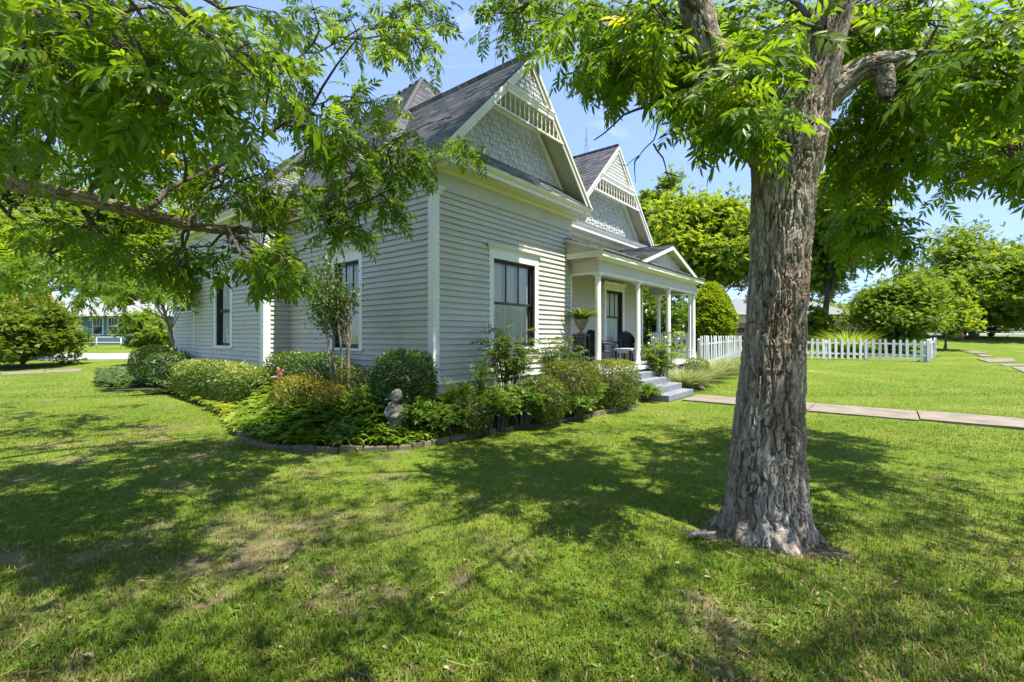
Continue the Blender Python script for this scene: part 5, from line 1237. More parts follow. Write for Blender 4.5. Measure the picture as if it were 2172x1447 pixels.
# secondary limbs
sec = [[at(1500, 110, 4.05), at(1420, 60, 4.6), at(1330, 70, 5.2), at(1220, 40, 5.6), at(1120, 10, 6.0)], [at(1522, 180, 4.0), at(1470, 200, 4.4), at(1380, 215, 5.0), at(1300, 250, 5.4), at(1260, 300, 5.6)],
       [at(1955, 130, 3.92), at(1985, 200, 4.3), at(1965, 290, 4.8), at(1905, 370, 5.2), at(1850, 450, 5.5), at(1812, 525, 5.7)], [at(2000, 135, 3.95), at(2080, 230, 4.6), at(2120, 300, 5.2), at(2190, 380, 5.6)],
       [at(1750, 90, 3.95), at(1850, 10, 5.0), at(1990, -60, 6.4), at(2150, -150, 8)], [at(1750, 60, 3.95), at(1640, -40, 5.0), at(1500, -140, 6.5), at(1350, -260, 8)],
       [at(1790, -80, 3.95), at(1900, -260, 3.4), at(2100, -480, 3.0), at(2500, -800, 2.6)], [at(1480, 30, 4.1), at(1400, -100, 3.4), at(1250, -330, 2.8), at(1000, -700, 2.3)],
       [at(1790, -200, 3.95), at(1780, -500, 3.0), at(1800, -1100, 2.0), at(1900, -2600, 1.0)], [at(1440, -90, 4.2), at(1350, -200, 5.5), at(1250, -190, 7.2), at(1180, -160, 8.6)]]
for s_ in sec:
    q = smooth(s_, .16, 10); q = [v + Vector(rs.normal(0, .010, 3)) for v in q]; tw.tube(q, list(np.linspace(.028, .007, len(q))), 7, cap=False); sk += q[::2]
REG = [  # image regions the crown fills, clump count, depth range, clump radius, leaf size
    ([(1190, 0), (1480, 0), (1560, 150), (1540, 250), (1440, 260), (1330, 150), (1230, 60)], 38, 3.6, 6.2, .42, .30),
    ([(1440, 0), (1720, 0), (1680, 100), (1610, 170), (1540, 240), (1500, 250), (1430, 150)], 20, 3.5, 5.2, .34, .30),
    ([(1220, 110), (1310, 100), (1350, 180), (1330, 220), (1250, 215), (1215, 170)], 10, 4.6, 6.2, .34, .30),
    ([(1025, -10), (1190, -10), (1185, 55), (1110, 80), (1040, 55)], 15, 6.5, 8.5, .42, .27),
    ([(1490, 230), (1620, 200), (1600, 260), (1510, 280)], 4, 3.35, 3.75, .22, .27),
    ([(1690, 0), (2200, 0), (2200, 330), (2060, 300), (1960, 270), (1860, 110), (1740, 90)], 72, 4.25, 7.0, .42, .31),
    ([(1800, 190), (2000, 180), (2060, 290), (1950, 330), (1860, 310), (1800, 270)], 13, 4.3, 6.0, .34, .30),
    ([(1765, 270), (1900, 290), (1925, 380), (1860, 440), (1775, 410)], 14, 4.6, 6.6, .34, .29),
    ([(1770, 420), (1850, 420), (1885, 470), (1910, 520), (1830, 540), (1780, 480)], 11, 5.2, 6.4, .28, .28),
    ([(1960, 320), (2060, 330), (2090, 390), (2010, 400)], 5, 5.5, 6.5, .24, .27),
    ([(2100, 290), (2200, 270), (2200, 380), (2130, 350)], 8, 4.5, 6.0, .3, .28),
    ([(1960, 70), (2200, 60), (2200, 200), (2000, 190)], 9, 3.1, 3.7, .30, .30),
    ([(1380, 150), (1450, 170), (1450, 240), (1380, 230)], 6, 7.0, 9.0, .36, .25)]
for poly, n, d0, d1, r, sz in REG:
    for c in poly_samples(rs, poly, n, d0, d1): hang_sprays(fol, tw, nearest(sk, c), c, r * rs.uniform(.8, 1.2), 5, 3, sz, rs, PEC, rs.uniform(-.08, .22))
# bare hanging twigs
for pl in [[(1410, 205, 5.2), (1405, 250, 5.2), (1385, 300, 5.25), (1355, 330, 5.3), (1330, 350, 5.3), (1312, 348, 5.35)], [(1385, 302, 5.25), (1405, 335, 5.3), (1412, 365, 5.3), (1428, 392, 5.3)], [(1355, 330, 5.3), (1345, 360, 5.3), (1352, 385, 5.3)], [(1412, 365, 5.3), (1440, 375, 5.3)],
           [(1500, 275, 3.9), (1488, 320, 3.9), (1484, 340, 3.9), (1465, 350, 3.9)], [(1484, 340, 3.9), (1505, 352, 3.9), (1530, 356, 3.9)], [(2050, 250, 4.4), (2070, 290, 4.6), (2095, 345, 4.8), (2135, 385, 5)], [(2070, 290, 4.6), (2045, 340, 4.8)], [(1440, 215, 5), (1410, 205, 5.2)], [(1330, 60, 5.2), (1205, 40, 6), (1190, 70, 6), (1185, 95, 6)]]:
    q = densify([at(*p) for p in pl], .08); q = [v + Vector(rs.normal(0, .008, 3)) for v in q]; tw.tube(q, [.012 - .009 * k / (len(q) - 1) for k in range(len(q))], 5, cap=False)
# the rest of the crown above and behind the picture
def off_crown(fol, tw, sk, centre, radii, n, seed, size, nt=3, nl=2, r=(.7, 1.15), lowcut=None, keep=None):
    rs = np.random.RandomState(seed); k = 0; tries = 0
    while k < n and tries < n * 40:
        tries += 1; v = rdir(rs, 1)[0] * rs.uniform(.35, 1.0) ** .6; c = Vector((centre[0] + v[0] * radii[0], centre[1] + v[1] * radii[1], centre[2] + v[2] * radii[2]))
        if lowcut and c.z < lowcut: continue
        rr_ = rs.uniform(*r); pp = proj(c)
        if pp:
            mg = (rr_ + .45) * FPX / pp[2]
            if -mg < pp[0] < 2172 + mg and -mg < pp[1]: continue
        if keep and not keep(c): continue
        nd = nearest(sk, c); hang_sprays(fol, tw, nd, c, rr_, nt, nl, size, rs, PECS, rs.uniform(-.05, .2), br=.014 if (nd - c).length < 3 else 0); k += 1
off_crown(fol, tw, sk, (TREE.x + .9, TREE.y - .3, 6.6), (6.6, 6.4, 3.9), 330, 5, .34, lowcut=3.0)
rs = np.random.RandomState(17)
for k in range(40):  # unseen high clumps, added to shade the front wall
    c = Vector((rs.uniform(5.8, 8.5), rs.uniform(3.5, 5.0), rs.uniform(8.9, 10.2))); hang_sprays(fol, tw, nearest(sk, c), c, rs.uniform(.5, .75), 7, 5, .42, rs, PECS, rs.uniform(-.05, .2), br=.012)
tw.build('twigs', m_twig, pec); fol.build('crown', m_pecan2, pec)

# ------------------------------------------------------------------ left tree, its trunk outside the picture
LT = Vector((-1.3, 7.9, 0))
lt = thing('shade_tree', LT, 'leafy pecan bough hanging in front of the house from the left edge', 'tree')
lb = [(-330, 240, 4.4), (-200, 330, 4.3), (-60, 370, 4.25), (60, 398, 4.2), (180, 420, 4.3), (300, 452, 4.45), (400, 478, 4.7), (480, 490, 5.0), (560, 487, 5.4), (640, 462, 5.9), (700, 425, 6.2), (760, 392, 6.5), (860, 352, 6.8), (950, 318, 7.0)]
lr = [.13, .085, .07, .062, .055, .05, .044, .038, .030, .022, .017, .013, .009, .004]
lbp = [at(*p) for p in lb]
base = lbp[0]
bark_tube('trunk', [LT + Vector((0, 0, -.1)), LT + Vector((.05, 0, .8)), LT + Vector((.1, -.05, 1.8)), LT + Vector((.15, -.1, 3.2)), LT + Vector((.3, 0, 5)), LT + Vector((.2, .2, 7)), LT + Vector((.4, .4, 9.5))], [.36, .33, .31, .29, .22, .15, .05], lt, 90, 160, amp=.028, seed=8, flare=.25)
bark_tube('limb', [LT + Vector((.15, -.1, 3.0)), LT.lerp(base, .5) + Vector((0, 0, 3.3))] + lbp[:9], [.16, .15] + lr[:9], lt, 70, 420, amp=.014, cu=.035, cv=.10, seed=9)
tw = MB(); fol = Fol(); rs = np.random.RandomState(23)
tw.tube(densify(lbp[8:], .15), list(np.linspace(.03, .004, len(densify(lbp[8:], .15)))), 7, cap=False)
sk2 = densify(lbp[1:], .25)
sec = [[at(60, 398, 4.2), at(110, 250, 4.0), at(200, 120, 4.2), at(330, 20, 4.8), at(450, -80, 5.4)], [at(180, 420, 4.3), at(260, 300, 4.5), at(400, 210, 5.0), at(560, 150, 5.6), at(720, 90, 6.4), at(880, 20, 7.2)], [at(300, 452, 4.45), at(380, 380, 4.8), at(520, 330, 5.3), at(680, 200, 6.0), at(770, 205, 6.6)],
       [at(-60, 370, 4.25), at(0, 200, 3.4), at(80, 60, 3.0), at(180, -100, 2.8)], [at(400, 478, 4.7), at(430, 400, 5.0), at(470, 360, 5.3)], [at(640, 462, 5.9), at(700, 470, 6.1), at(760, 440, 6.3), at(830, 400, 6.5)], [at(180, 450, 4.3), at(200, 500, 4.6), at(270, 550, 5.0), at(330, 560, 5.3)],
       [at(700, 425, 6.2), at(780, 330, 6.6), at(880, 270, 6.9), at(960, 250, 7.1)], [at(-60, 370, 4.25), at(40, 480, 4.8), at(130, 560, 5.4)], [at(-200, 330, 4.3), at(-150, 60, 3.6), at(0, -250, 3.0), at(200, -600, 2.6)]]
for s_ in sec:
    q = smooth(s_, .16, 10); q = [v + Vector(rs.normal(0, .012, 3)) for v in q]; tw.tube(q, list(np.linspace(.026, .006, len(q))), 6, cap=False); sk2 += q
# other limbs of the left tree, out of the picture
for tip in [(1.5, 3.0, 5.2), (3.5, 6.0, 7.6), (-5, 4.5, 6.5), (-5.5, 9, 6.5), (-2, 13, 7), (1.5, 11.5, 8.2), (-1, 2.5, 5.5)]:
    s0 = LT + Vector((.2, 0, 4 + .3 * len(tip))); q = densify([s0, s0.lerp(Vector(tip), .5) + Vector((0, 0, .6)), Vector(tip)], .3); tw.tube(q, list(np.linspace(.11, .012, len(q))), 7, cap=False); sk2 += q
REG = [
    ([(-20, 0), (520, 0), (560, 180), (420, 300), (-20, 300)], 60, 2.6, 5.0, .40, .28),
    ([(480, 0), (760, 0), (800, 80), (700, 110), (640, 200), (560, 260), (480, 240)], 16, 4.2, 6.4, .40, .27),
    ([(760, 0), (960, 0), (930, 95), (850, 125), (800, 80)], 9, 6.0, 7.6, .36, .28),
    ([(560, 200), (700, 130), (780, 180), (820, 260), (760, 330), (640, 330), (560, 290)], 11, 5.2, 6.8, .36, .29),
    ([(-20, 300), (300, 280), (420, 330), (560, 280), (640, 380), (600, 440), (420, 420), (200, 370), (-20, 340)], 30, 4.9, 6.4, .36, .27),
    ([(60, 460), (330, 510), (560, 525), (640, 510), (640, 560), (540, 570), (380, 565), (160, 530)], 18, 4.3, 5.8, .28, .26),
    ([(640, 320), (780, 300), (880, 250), (990, 260), (1000, 300), (930, 350), (800, 370), (700, 400)], 14, 6.0, 7.2, .30, .26),
    ([(680, 430), (800, 380), (880, 390), (860, 420), (790, 470), (730, 510), (690, 480)], 8, 5.9, 6.8, .26, .26),
    ([(520, 540), (610, 520), (590, 590), (540, 590)], 5, 4.6, 5.6, .24, .28),
    ([(-20, 520), (350, 560), (330, 625), (200, 640), (-20, 600)], 24, 7.5, 11, .55, .30),
    ([(710, 475), (760, 470), (750, 530), (720, 530)], 2, 6.0, 6.6, .18, .26)]
for poly, n, d0, d1, r, sz in REG:
    for c in poly_samples(rs, poly, n, d0, d1): hang_sprays(fol, tw, nearest(sk2, c), c, r * rs.uniform(.8, 1.2), 5, 3, sz, rs, PEC, rs.uniform(-.1, .2))
off_crown(fol, tw, sk2, (LT.x + 1.2, LT.y - .8, 6.4), (6.0, 7.0, 3.6), 110, 6, .34, lowcut=3.2, keep=lambda c: c.x < 3.6)
tw.build('twigs', m_twig, lt); fol.build('crown', m_pecan, lt)

# ------------------------------------------------------------------ distant trees
DIA = [diamond_T(.5, .15), diamond_T(.4, .25)]
TUFT = [whorl_T(5, k, .5, .5, True) for k in range(3)]
def bg_tree(name, label, base, tr0, c, radii, ncl, per, leaf, mat, seed, group=None, cr=.30, bark=m_tbark, low=None, cat='tree', tone=0.0, fork=.35):
    rs = np.random.RandomState(seed); base = Vector(base); c = Vector(c); t = thing(name, base, label, cat, group)
    fz = base.lerp(c, fork); mb = MB(); mb.tube([base - Vector((0, 0, .1)), base + Vector((0, 0, .3)), base.lerp(fz, .6) + Vector((rs.normal(0, .05), rs.normal(0, .05), 0)), fz, fz.lerp(c, .6), c + Vector((0, 0, radii[2] * .4))], [tr0 * 1.35, tr0, tr0 * .85, tr0 * .75, tr0 * .4, tr0 * .12], 12); mb.build('trunk', bark, t)
    fo = Fol(); lm = MB(); cents = []
    lobes = [(np.array(c) + rdir(rs, 1, .15)[0] * np.array(radii) * rs.uniform(.45, .75), rs.uniform(.30, .58)) for _ in range(26 if cat != 'tree' else 10)] + [(np.array(c), .6)]
    for k in range(ncl):
        v = rdir(rs, 1, .12)[0]; q = rs.uniform(.25, 1) ** .45; lc, lr_ = lobes[k % len(lobes)]; p = lc + v * np.array(radii) * q * lr_
        if low is not None and p[2] < low: p[2] = low + rs.rand() * .6
        cents.append(p); rr_ = cr * min(radii) * rs.uniform(.45, 1.15)
        if k % 2 == 0:
            s0 = fz.lerp(c, rs.uniform(0, .8)); e = Vector(p); lm.tube([s0, s0.lerp(e, .5) + Vector((0, 0, .08 * radii[2])), e], [tr0 * .28, tr0 * .15, tr0 * .03], 5, cap=False)
        n = int(per * rs.uniform(.6, 1.4)); o = rs.normal(size=(n, 3)) * np.array([rr_ * .62, rr_ * .62, rr_ * .42]); pos = p + o
        d = o / (np.linalg.norm(o, axis=1, keepdims=True) + 1e-6) + rs.normal(0, .6, (n, 3)); d[:, 2] -= .3
        nz_ = rs.normal(0, .5, (n, 3)); nz_[:, 2] += .9; tn = np.clip(rs.beta(2, 2, n) * .75 + rs.uniform(-.05, .25) + tone, 0, 1)
        fo.add(TUFT[k % 3], pos, d, nz_, leaf * rs.uniform(.7, 1.2, n), tn)
    lm.build('limbs', bark, t); fo.build('crown', mat, t); return t
bg_tree('garden_tree', 'yellow green tree rising behind the porch roof', atd(1500, 36), .28, at(1500, 530, 36), (5.0, 4.6, 4.5), 150, 120, .26, m_yg, 51, low=3.2)
bg_tree('garden_tree', 'slim dark topped tree behind the yellow green tree near the porch gable', atd(1400, 52), .3, at(1400, 470, 52), (3.6, 3.6, 5.0), 50, 90, .32, m_mid, 52, low=5)
bg_tree('garden_tree', 'light green tree just right of the big trunk beyond the fence', atd(1745, 33), .26, at(1765, 500, 33), (3.9, 3.6, 5.4), 170, 110, .24, m_yg, 53, low=3.6)
bg_tree('garden_tree', 'broad spreading tree with stout trunk at the far right', atd(2066, 43), .36, at(2085, 590, 43), (8.6, 7.0, 5.0), 280, 110, .27, m_mid, 54, low=3.3, fork=.25, tone=.10)
bg_tree('garden_shrub', 'big rounded multi stemmed shrub behind the white picket fence', atd(1912, 28.5), .09, at(1908, 668, 28.5), (3.0, 2.8, 2.35), 130, 100, .15, m_mid, 55, cat='shrub', low=.9, fork=.15, tone=.05)
bg_tree('garden_shrub', 'yellow green loose shrub left of the rounded shrub behind the pickets', atd(1740, 31), .06, at(1737, 686, 31), (1.0, 1.0, 1.3), 26, 60, .16, m_yg, 56, cat='shrub', fork=.2)
bg_tree('garden_shrub', 'bright leafed shrub at the right shoulder of the rounded shrub', atd(2005, 30.5), .08, at(2008, 660, 30.5), (1.5, 1.5, 1.9), 40, 80, .17, m_yg, 57, cat='shrub', fork=.2, low=1.2)
bg_tree('garden_tree', 'dark leafy thicket seen through the porch columns', (21.6, 10.2, 0), .12, (21.6, 10.0, 2.6), (2.6, 2.3, 2.3), 70, 90, .17, m_box, 58, cat='thicket', fork=.2)
bg_tree('garden_tree', 'pale feathery tree at the left edge in front of the blue house', atd(-60, 38), .25, at(-10, 560, 36), (5.2, 5.0, 4.4), 110, 110, .28, m_yg, 59, low=4.0)
bg_tree('garden_tree', 'mid green tree rising directly behind the blue house roof', atd(215, 70), .3, at(215, 540, 70), (9.0, 7.0, 6.5), 100, 110, .5, m_yg, 60, low=8.0, tone=-.05)
bg_tree('garden_tree', 'tall tree behind the left end of the blue house', atd(60, 60), .4, at(90, 480, 60), (12, 10, 10), 110, 110, .50, m_mid, 61, low=4.5)
bg_tree('garden_tree', 'tall tree behind the right end of the blue house', atd(330, 62), .4, at(330, 520, 62), (10, 9, 8), 90, 110, .50, m_yg, 62, low=4.5, tone=-.15)
bg_tree('garden_shrub', 'large spreading shrub with bronze yellow tips by the left path', atd(50, 24.5), .08, at(35, 728, 24.5), (3.0, 2.5, 2.1), 170, 100, .15, m_nand, 63, cat='shrub', low=.12, fork=.1)
bg_tree('garden_shrub', 'bronze yellow bush behind the large shrub at the left', atd(60, 29), .07, at(60, 668, 29), (2.4, 2, 1.4), 50, 80, .16, m_orange, 64, cat='shrub', low=1.2, fork=.2)
bg_tree('garden_shrub', 'loose green shrub in front of the blue house windows', atd(310, 27), .06, at(310, 705, 26), (1.3, 1.3, 1.3), 36, 60, .15, m_mid, 65, cat='shrub', fork=.15, low=.3, tone=.1)
# small tree beside the rear wall
st = atd(392, 15.2); bg_tree('small_tree', 'slender forked tree leaning beside the rear side wall', st, .075, at(335, 605, 14.6), (1.5, 1.4, .9), 30, 50, .13, m_yg, 67, fork=.45, bark=m_stem, cr=.35, low=2.6)
# conical evergreen by the porch
EV = at(1508, 713, 25.5); EV.z = gz(EV.x, EV.y)
t = thing('evergreen_shrub', EV, 'dense bright green conical evergreen behind the porch end', 'shrub'); fo = Fol(); rs = np.random.RandomState(70); n = 9000
hh_ = rs.rand(n) ** .8; th = rs.rand(n) * 6.283; rad = (1.25 + .55 * (fbm(th * 2.2, hh_ * 9, 4) - .3)) * np.sin(np.clip((hh_ * .93 + .07) * 3.0, 0, 3.1)) ** .7 * (1 - .25 * hh_) * (1 - np.abs(rs.normal(0, .10, n)))
pos = np.stack([EV.x + rad * np.cos(th), EV.y + rad * np.sin(th), EV.z + .2 + 3.9 * hh_], 1); d = np.stack([np.cos(th), np.sin(th), .55 + 0 * th], 1) + rs.normal(0, .25, (n, 3))
fo.add(TUFT[0], pos, d, rdir(rs, n, .8), .20 * rs.uniform(.6, 1.2, n), np.clip(rs.beta(2, 2, n) * .9, 0, 1)); fo.build('foliage', m_yg, t)
mb = MB(); mb.tube([EV, EV + Vector((0, 0, 3.4))], [.09, .02], 8); mb.build('trunk', m_tbark, t)
# far wood closing the horizon
fo = Fol(); rs = np.random.RandomState(80); n = 12000
ang = rs.uniform(-1.25, 1.35, n); dist = rs.uniform(115, 175, n); px_ = np.array([cf(d * math.cos(a), d * math.sin(a)) for d, a in zip(dist, ang)])
top = 5.0 + 4.5 * fbm(ang * 14, dist * .03, 6); pos = px_.copy(); pos[:, 2] = ground(px_[:, 0], px_[:, 1]) * .0 + 2.2 + top * rs.rand(n) ** .7 - .5
fo.add(TUFT[1], pos, rdir(rs, n), rdir(rs, n, .7), 1.9 * rs.uniform(.6, 1.3, n), np.clip(rs.beta(2, 2, n), 0, 1)); o = fo.build('far_wood', m_mid); tag(o, 'distant green tree line along the horizon', 'trees', kind='stuff')

# ------------------------------------------------------------------ shrubs in the bed
def bz(x, y): return float(bed_h(np.array([x]), np.array([y]))[0])
LEAF1 = [leaflet_T(.5, .15, .08), leaflet_T(.42, .25, .1)]
def shrub(name, label, x, y, rx, ry, h, nleaf, size, mat, seed, power=2.6, rz=0.0, z0=None, core=True, fuzz=.10, temps=None, top_tone=.25, cat='shrub', group=None, base_skip=.06):
    rs = np.random.RandomState(seed); zb = bz(x, y) if z0 is None else z0; t = thing(name, (x, y, zb), label, cat, group); ca, sa = math.cos(rz), math.sin(rz)
    v = rs.normal(size=(nleaf, 3)); a = np.abs(v); k = (a[:, 0] ** power + a[:, 1] ** power + a[:, 2] ** power) ** (-1 / power); v = v * k[:, None]
    lump = 1 + .09 * (fbm(v[:, 0] * 3 + seed, v[:, 1] * 3 + v[:, 2] * 4, seed) - .5) * 2
    q = np.where(rs.rand(nleaf) < .25, rs.uniform(.5, .9, nleaf), 1 - np.abs(rs.normal(0, fuzz, nleaf))) * lump + (rs.rand(nleaf) < .04) * rs.uniform(0, .12, nleaf)
    lx, ly, lz = v[:, 0] * rx * q, v[:, 1] * ry * q, (v[:, 2] * q) * h / 2 + h / 2 + base_skip
    pos = np.stack([x + lx * ca - ly * sa, y + lx * sa + ly * ca, zb + lz], 1)
    nr = np.stack([v[:, 0] / rx * ca - v[:, 1] / ry * sa, v[:, 0] / rx * sa + v[:, 1] / ry * ca, v[:, 2] / (h / 2)], 1); nr /= np.linalg.norm(nr, axis=1, keepdims=True)
    d = nr * .55 + rs.normal(0, .7, (nleaf, 3)); d[:, 2] += .2; nz_ = nr + rs.normal(0, .45, (nleaf, 3)) + np.array([0, 0, .35])
    patch = fbm(pos[:, 0] * 4, pos[:, 2] * 4 + pos[:, 1] * 3, seed + 3) - .5
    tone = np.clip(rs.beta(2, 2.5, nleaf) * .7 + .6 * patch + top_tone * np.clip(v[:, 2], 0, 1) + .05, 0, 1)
    fo = Fol(); T_ = temps or LEAF1
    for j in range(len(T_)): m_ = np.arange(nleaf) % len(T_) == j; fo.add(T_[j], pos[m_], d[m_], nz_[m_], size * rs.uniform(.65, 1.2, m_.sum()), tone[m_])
    fo.build('foliage', mat, t)
    mb = MB()
    for j in range(9):
        e = rs.normal(0, 1, 2); mb.tube([(x + .06 * e[0] * rx, y + .06 * e[1] * ry, zb - .02), (x + .3 * e[0] * rx, y + .3 * e[1] * ry, zb + h * .45), (x + .42 * e[0] * rx, y + .42 * e[1] * ry, zb + h * .8)], [.018, .012, .004], 5, cap=False)
    mb.build('branches', m_twig, t)
    if core:
        mb = MB(); mb.ball((0, 0, 0), (rx * .42, ry * .5, h * .24), 14, 10, Matrix.Rotation(rz, 3, 'Z')); mb.build('inner_branches', m_twig, t, loc=(x, y, zb + h * .52))
    return t
def s_at(px, d): p = at(px, 713, d); return p.x, p.y
x, y = s_at(857, 8.25); shrub('boxwood_shrub', 'rounded dark green boxwood at the house corner behind the statue', x, y, .52, .5, 1.22, 8500, .064, m_box, 101, power=3)
x, y = s_at(1000, 7.95); shrub('clipped_shrub', 'smallest clipped ball shrub, low and dark, nearest the house corner', x, y, .33, .33, .62, 5200, .046, m_boxr, 102, power=3, top_tone=.1)
x, y = s_at(1150, 8.9); shrub('clipped_shrub', 'round bronze tinged clipped shrub in front of the taller clipped pair', x, y, .46, .46, .86, 7500, .046, m_boxr, 103, power=2.8)
x, y = s_at(1207, 9.85); shrub('clipped_shrub', 'middle tall clipped shrub with yellow green top below the front window', x, y, .62, .58, 1.10, 11000, .048, m_boxr, 104, power=3.2, top_tone=.4)
x, y = s_at(1296, 10.9); shrub('clipped_shrub', 'large square shouldered clipped shrub beside the porch steps', x, y, .60, .58, 1.06, 10000, .048, m_boxr, 105, power=4, top_tone=.35)
shrub('hedge', 'long variegated yellow green hedge below the rear side window', 4.58, 13.7, .46, 2.7, .94, 22000, .068, m_var, 106, power=3.6, top_tone=.25, cat='hedge')
shrub('hedge', 'dark green clipped hedge along the side wall behind the crape myrtle', 5.25, 10.35, .42, 1.55, 1.10, 13000, .062, m_box, 107, power=4, cat='hedge')
shrub('hedge', 'dark green shrub at the left end of the variegated hedge', 4.55, 17.5, .6, .7, 1.0, 6000, .06, m_box, 108, power=3)
shrub('hedge', 'bright green clipped shrub behind the left end of the bed', 4.5, 19.2, .6, .8, 1.15, 6000, .06, m_nand, 109, power=3)
x, y = s_at(1475, 16.6); shrub('porch_shrub', 'small bright green shrub against the porch edge by the ornamental grass', x, y, .55, .45, .85, 3000, .06, m_nand, 110, z0=.05)
x, y = s_at(745, 8.9); shrub('nandina_shrub', 'bronze nandina shrub to the right of the crape myrtle stems', x, y, .42, .40, .95, 3600, .05, m_boxr, 111, power=2.2, fuzz=.2, core=False)
x, y = s_at(640, 8.7); shrub('nandina_shrub', 'orange tipped dwarf nandina left of the crape myrtle stems', x, y, .58, .55, .78, 4200, .055, m_orange, 112, power=2, fuzz=.22, core=False)
x, y = s_at(700, 8.2); shrub('nandina_shrub', 'yellow orange dwarf nandina in front of the crape myrtle', x, y, .34, .34, .66, 2200, .055, m_orange, 113, power=2, fuzz=.24, core=False)
NAN = [compound_T(5, 60 + k, ll=.34, w=.30) for k in range(3)]
def airy(name, label, x, y, r, h, ns, mat, seed, size=.26, nl=7, temps=NAN, stem=m_twig, spread=.5, z0=None, cat='shrub', tone=0.0):
    rs = np.random.RandomState(seed); zb = bz(x, y) if z0 is None else z0; t = thing(name, (x, y, zb), label, cat); fo = Fol(); mb = MB()
    for k in range(ns):
        a = rs.rand() * 6.283; q = r * rs.rand() ** .6; hh = h * rs.uniform(.6, 1.0); b0 = Vector((x + .25 * q * math.cos(a), y + .25 * q * math.sin(a), zb)); e = Vector((x + q * math.cos(a), y + q * math.sin(a), zb + hh)); m = b0.lerp(e, .5) + Vector((-.06 * math.cos(a), -.06 * math.sin(a), .05))
        mb.tube([b0, m, e], [.011, .008, .004], 5, cap=False)
        f = rs.uniform(.35, 1, nl); P = np.array([m.lerp(e, (u - .35) / .65) for u in f]); th = rs.rand(nl) * 6.283; D = np.stack([np.cos(th), np.sin(th), rs.uniform(-.1, .7, nl)], 1)
        fo.add(temps[k % len(temps)], P, D, rs.normal(0, .4, (nl, 3)) + np.array([0, 0, 1]), size * rs.uniform(.7, 1.15, nl), np.clip(rs.beta(2, 2.4, nl) * .85 + tone, 0, 1))
    mb.build('stems', stem, t); fo.build('foliage', mat, t); return t
x, y = s_at(1075, 9.35); airy('nandina_shrub', 'tall airy nandina in front of the big front window', x, y, .55, 1.85, 34, m_nand, 121)
x, y = s_at(1185, 10.5); airy('nandina_shrub', 'airy green shrub right of the front window beside the porch', x, y, .60, 1.62, 26, m_nand, 122, tone=.05)
x, y = s_at(1105, 8.6); airy('leafy_plant', 'low broad leaved green plant among the clipped shrubs', x, y, .5, .95, 26, m_cover, 123, size=.22)
x, y = s_at(945, 7.7); airy('leafy_plant', 'broad leaved green plant between the statue and the smallest clipped shrub', x, y, .40, .62, 22, m_cover, 124, size=.24, tone=.1)
x, y = s_at(1060, 8.35); airy('leafy_plant', 'bushy green plant right of the smallest clipped shrub', x, y, .42, .72, 26, m_cover, 125, size=.22, tone=.05)
x, y = s_at(1248, 10.2); airy('leafy_plant', 'leafy plant squeezed between the two largest clipped shrubs', x, y, .35, .8, 18, m_cover, 126, size=.22, tone=.1)
x, y = s_at(1230, 9.4); airy('leafy_plant', 'low leafy plant at the foot of the middle clipped shrub', x, y, .38, .5, 20, m_cover, 127, size=.2, tone=.12)
x, y = s_at(790, 8.2); airy('leafy_plant', 'broad leaved green plant left of the statue', x, y, .40, .66, 22, m_cover, 128, size=.24)
x, y = s_at(890, 7.75); airy('leafy_plant', 'bright leafy plant right of the statue', x, y, .30, .62, 16, m_cover, 129, size=.24, tone=.15)
WH = [whorl_T(11, 70 + k, .10, .75, droop=.5) for k in range(3)]
for i, (px, d, h, lb_) in enumerate([(962, 8.05, 1.05, 'leftmost tall whorled stalk plant beside the corner post'), (992, 8.15, 1.1, 'second whorled stalk plant from the corner post'), (1018, 8.35, 1.45, 'tallest whorled stalk plant left of the front window'), (1040, 8.0, .95, 'whorled stalk plant beside the clipped ball shrub')]):
    x, y = s_at(px, d); airy('stalk_plant', lb_, x, y, .20, h, 7, m_cover, 130 + i, size=.20, nl=5, temps=WH, cat='plant', tone=.05)
# crape myrtle
CM = at(724, 713, 8.9); zb = bz(CM.x, CM.y); t = thing('crape_myrtle', (CM.x, CM.y, zb), 'multi stemmed crape myrtle in front of the side window', 'small tree'); mb = MB(); fo = Fol(); rs = np.random.RandomState(140)
SM = [leaflet_T(.55, .1, .1), leaflet_T(.5, .2, .12)]
for k, (px0, px1, py1, dd, r0) in enumerate([(716, 690, 665, 8.7, .026), (722, 703, 640, 8.9, .024), (727, 712, 600, 8.8, .026), (733, 735, 650, 9.0, .024), (738, 746, 640, 8.8, .027), (726, 725, 620, 9.1, .018), (730, 742, 700, 9.1, .014)]):
    b0 = at(px0, 713, dd); b0.z = zb; e = at(px1, py1, dd); m = b0.lerp(e, .5) + Vector(rs.normal(0, .03, 3)); q = densify([b0, m, e], .2); q = [v + Vector(rs.normal(0, .010, 3)) for v in q]; mb.tube(q, list(np.linspace(r0, r0 * .55, len(q))), 8, cap=False)
    for j in range(9):
        s0 = m.lerp(e, rs.uniform(.2, 1)); c = at(rs.normal(685, 32), rs.normal(610, 34), dd + rs.normal(0, .22))
        tw_ = [s0, s0.lerp(c, .5) + Vector((0, 0, .06)), c]; mb.tube(tw_, [.008, .005, .002], 4, cap=False)
        n = 60; f = rs.rand(n); P = np.array([s0.lerp(c, .3 + .75 * u) for u in f]) + rs.normal(0, .09, (n, 3)); D = rs.normal(0, .8, (n, 3)) + np.array(c - s0) * 1.2
        fo.add(SM[j % 2], P, D, rs.normal(0, .5, (n, 3)) + np.array([0, 0, .8]), .062 * rs.uniform(.7, 1.2, n), np.clip(rs.beta(2, 2.6, n) * .85, 0, 1))
mb.build('stems', m_stem, t); fo.build('foliage', m_box, t)
